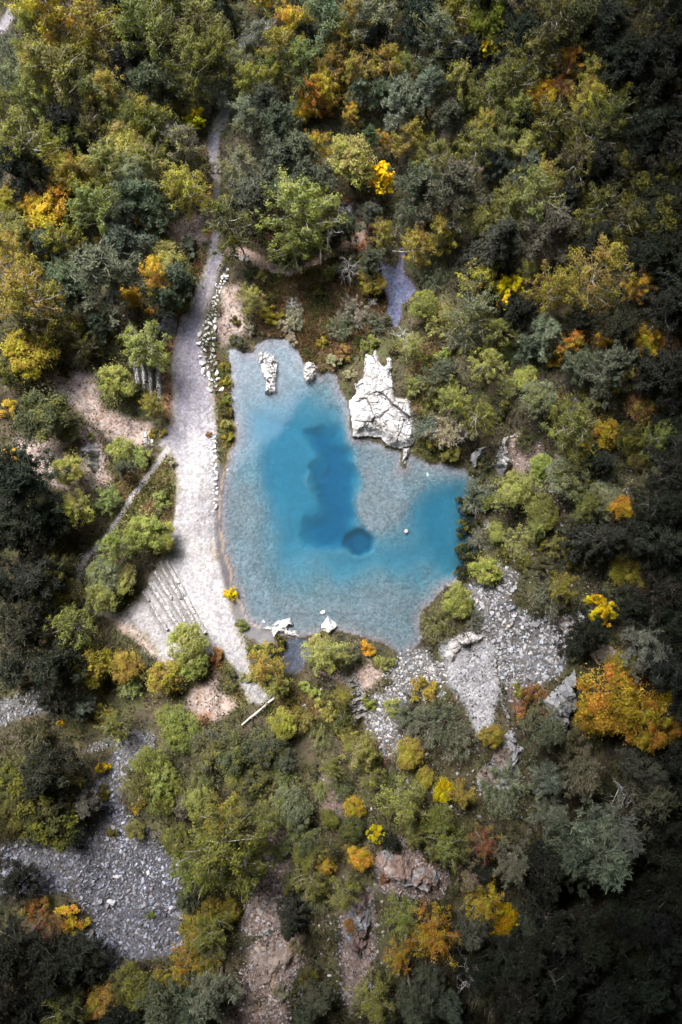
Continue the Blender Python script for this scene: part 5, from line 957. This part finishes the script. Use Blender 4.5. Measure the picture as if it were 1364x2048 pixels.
# raised timber walkway at the top edge
P = [ground(np.array([a]), np.array([b]), 3.) for a, b in ((466, 97), (552, 30))]
A_, B_ = [np.array((float(x[0]), float(y[0]), float(z[0])+2.4)) for x, y, z in P]
wk = empty('wooden_walkway', tuple(A_)); tag(wk, 'narrow pale wooden walkway with rails at the top edge', 'walkway')
d_ = B_-A_; L_ = np.linalg.norm(d_); e_ = np.cross(d_/L_, (0, 0, 1)); e_ /= np.linalg.norm(e_); b = MB()
for k in range(int(L_/.3)):
    p = d_*(k+.5)/int(L_/.3); u_ = d_/L_*.12; h_ = np.array((0, 0, .03)); v = [p+sx*u_+sy*e_*.55+sz*h_ for sz in (-1, 1) for sx, sy in ((-1, -1), (1, -1), (1, 1), (-1, 1))]
    b.add(v, [[3, 2, 1, 0], [4, 5, 6, 7], [0, 1, 5, 4], [1, 2, 6, 5], [2, 3, 7, 6], [3, 0, 4, 7]])
b.build('deck', M_WOOD, wk)
for s_ in (-1, 1):
    b = MB(); b.tube([e_*.55*s_+(0, 0, .9), d_+e_*.55*s_+(0, 0, .9)], [.05, .05], 5); b.build('rail', M_WOOD, wk)
    for k in range(7):
        b = MB(); p = d_*(.02+.96*k/6)+e_*.55*s_; b.tube([p+(0, 0, -2.9), p+(0, 0, .95)], [.06, .05], 5); b.build('post', M_WOOD, wk)
# little raft drifting on the pond
x, y = unproject(812, 1062, 0.); rf = empty('raft', (float(x), float(y), .04), .5); tag(rf, 'tiny pale square raft floating on the pond', 'raft')
for k in range(4):
    b = MB(); o_ = (k-1.5)*.11; v = [(sx*.24, o_+sy*.048, sz*.03) for sz in (-1, 1) for sx, sy in ((-1, -1), (1, -1), (1, 1), (-1, 1))]
    b.add(v, [[3, 2, 1, 0], [4, 5, 6, 7], [0, 1, 5, 4], [1, 2, 6, 5], [2, 3, 7, 6], [3, 0, 4, 7]]); b.build('plank', M_WOOD, rf)
# ------------------------------------------------------------------ added deck out of view, open above the quarry, shading towards the corners
EXPOSURE = 3.15
SHADE_DECK_C, SHADE_DECK_Z = (-45., 70.), 116.
def hole_radius(a):                                # a: angle from +X, anticlockwise
    return 71+26*math.cos(a-R(125))+4*math.cos(2*(a-R(100)))-9*math.cos(a-R(5))
m, nt, nd, out, ln = new_mat('shade_deck')
d_ = nd('ShaderNodeBsdfDiffuse'); d_.inputs[0].default_value = (.4, .4, .42, 1); ln(d_.outputs[0], out.inputs['Surface'])
na, nr_ = 120, 40
V = []; Q = []
for i in range(na):
    a = 2*math.pi*i/na; rh = hole_radius(a)
    for j in range(nr_):                           # loop round the section: underside outwards, then top side back
        t = j/(nr_/2) if j < nr_/2 else 2-j/(nr_/2)
        top = j >= nr_/2; rad = rh+1400*t**2.2
        x, y = SHADE_DECK_C[0]+rad*math.cos(a), SHADE_DECK_C[1]+rad*math.sin(a)
        th = 55*(1-math.exp(-t*7))+3
        n_ = float(N1.fbm(np.array([x]), np.array([y]), .03, 5)[0])-.5
        V.append((x+6*n_*math.cos(a), y+6*n_*math.sin(a), SHADE_DECK_Z+10+(th+30*n_*min(1, t*6) if top else -8*(1-math.exp(-t*9))+8*n_)))
for i in range(na):
    for j in range(nr_):
        Q.append((i*nr_+j, ((i+1) % na)*nr_+j, ((i+1) % na)*nr_+(j+1) % nr_, i*nr_+(j+1) % nr_))
tag(link('shade_deck', make_mesh('shade_deck', np.array(V), np.array(Q), np.zeros((0, 3), int), None, True), m), 'added unseen deck shading the corners, open above the quarry', 'shade_deck', None, 'structure')
# ------------------------------------------------------------------ sky, sun
w = bpy.data.worlds.new('World'); sc.world = w; w.use_nodes = True
nt = w.node_tree; nt.nodes.clear()
SUN_EL, SUN_AZ = 56., -30.          # azimuth from +Y (top of the picture) towards +X
sky = nt.nodes.new('ShaderNodeTexSky'); sky.sky_type = 'NISHITA'; sky.sun_disc = False
sky.sun_elevation = R(SUN_EL); sky.sun_rotation = R(SUN_AZ)
sky.air_density = 1.0; sky.dust_density = 1.5; sky.ozone_density = 1.0
bg = nt.nodes.new('ShaderNodeBackground'); bg.inputs[1].default_value = .15
wo = nt.nodes.new('ShaderNodeOutputWorld'); nt.links.new(sky.outputs[0], bg.inputs[0]); nt.links.new(bg.outputs[0], wo.inputs[0])
sl = bpy.data.lights.new('sun', 'SUN'); so = bpy.data.objects.new('sun', sl); COL.objects.link(so)
sl.energy = .65; sl.angle = R(24); sl.color = (1, .985, .965)
d = np.array([math.sin(R(SUN_AZ))*math.cos(R(SUN_EL)), math.cos(R(SUN_AZ))*math.cos(R(SUN_EL)), math.sin(R(SUN_EL))])
import mathutils
so.rotation_euler = mathutils.Vector(d).to_track_quat('Z', 'Y').to_euler()
sc.view_settings.view_transform = 'Standard'; sc.view_settings.look = 'None'; sc.view_settings.gamma = 1.0
sc.view_settings.exposure = EXPOSURE
sc.cycles.max_bounces = 6; sc.cycles.diffuse_bounces = 3; sc.cycles.glossy_bounces = 2; sc.cycles.transparent_max_bounces = 8
sc.cycles.volume_bounces = 0; sc.cycles.use_denoising = True
try: sc.cycles.denoiser = 'OPENIMAGEDENOISE'
except Exception: pass
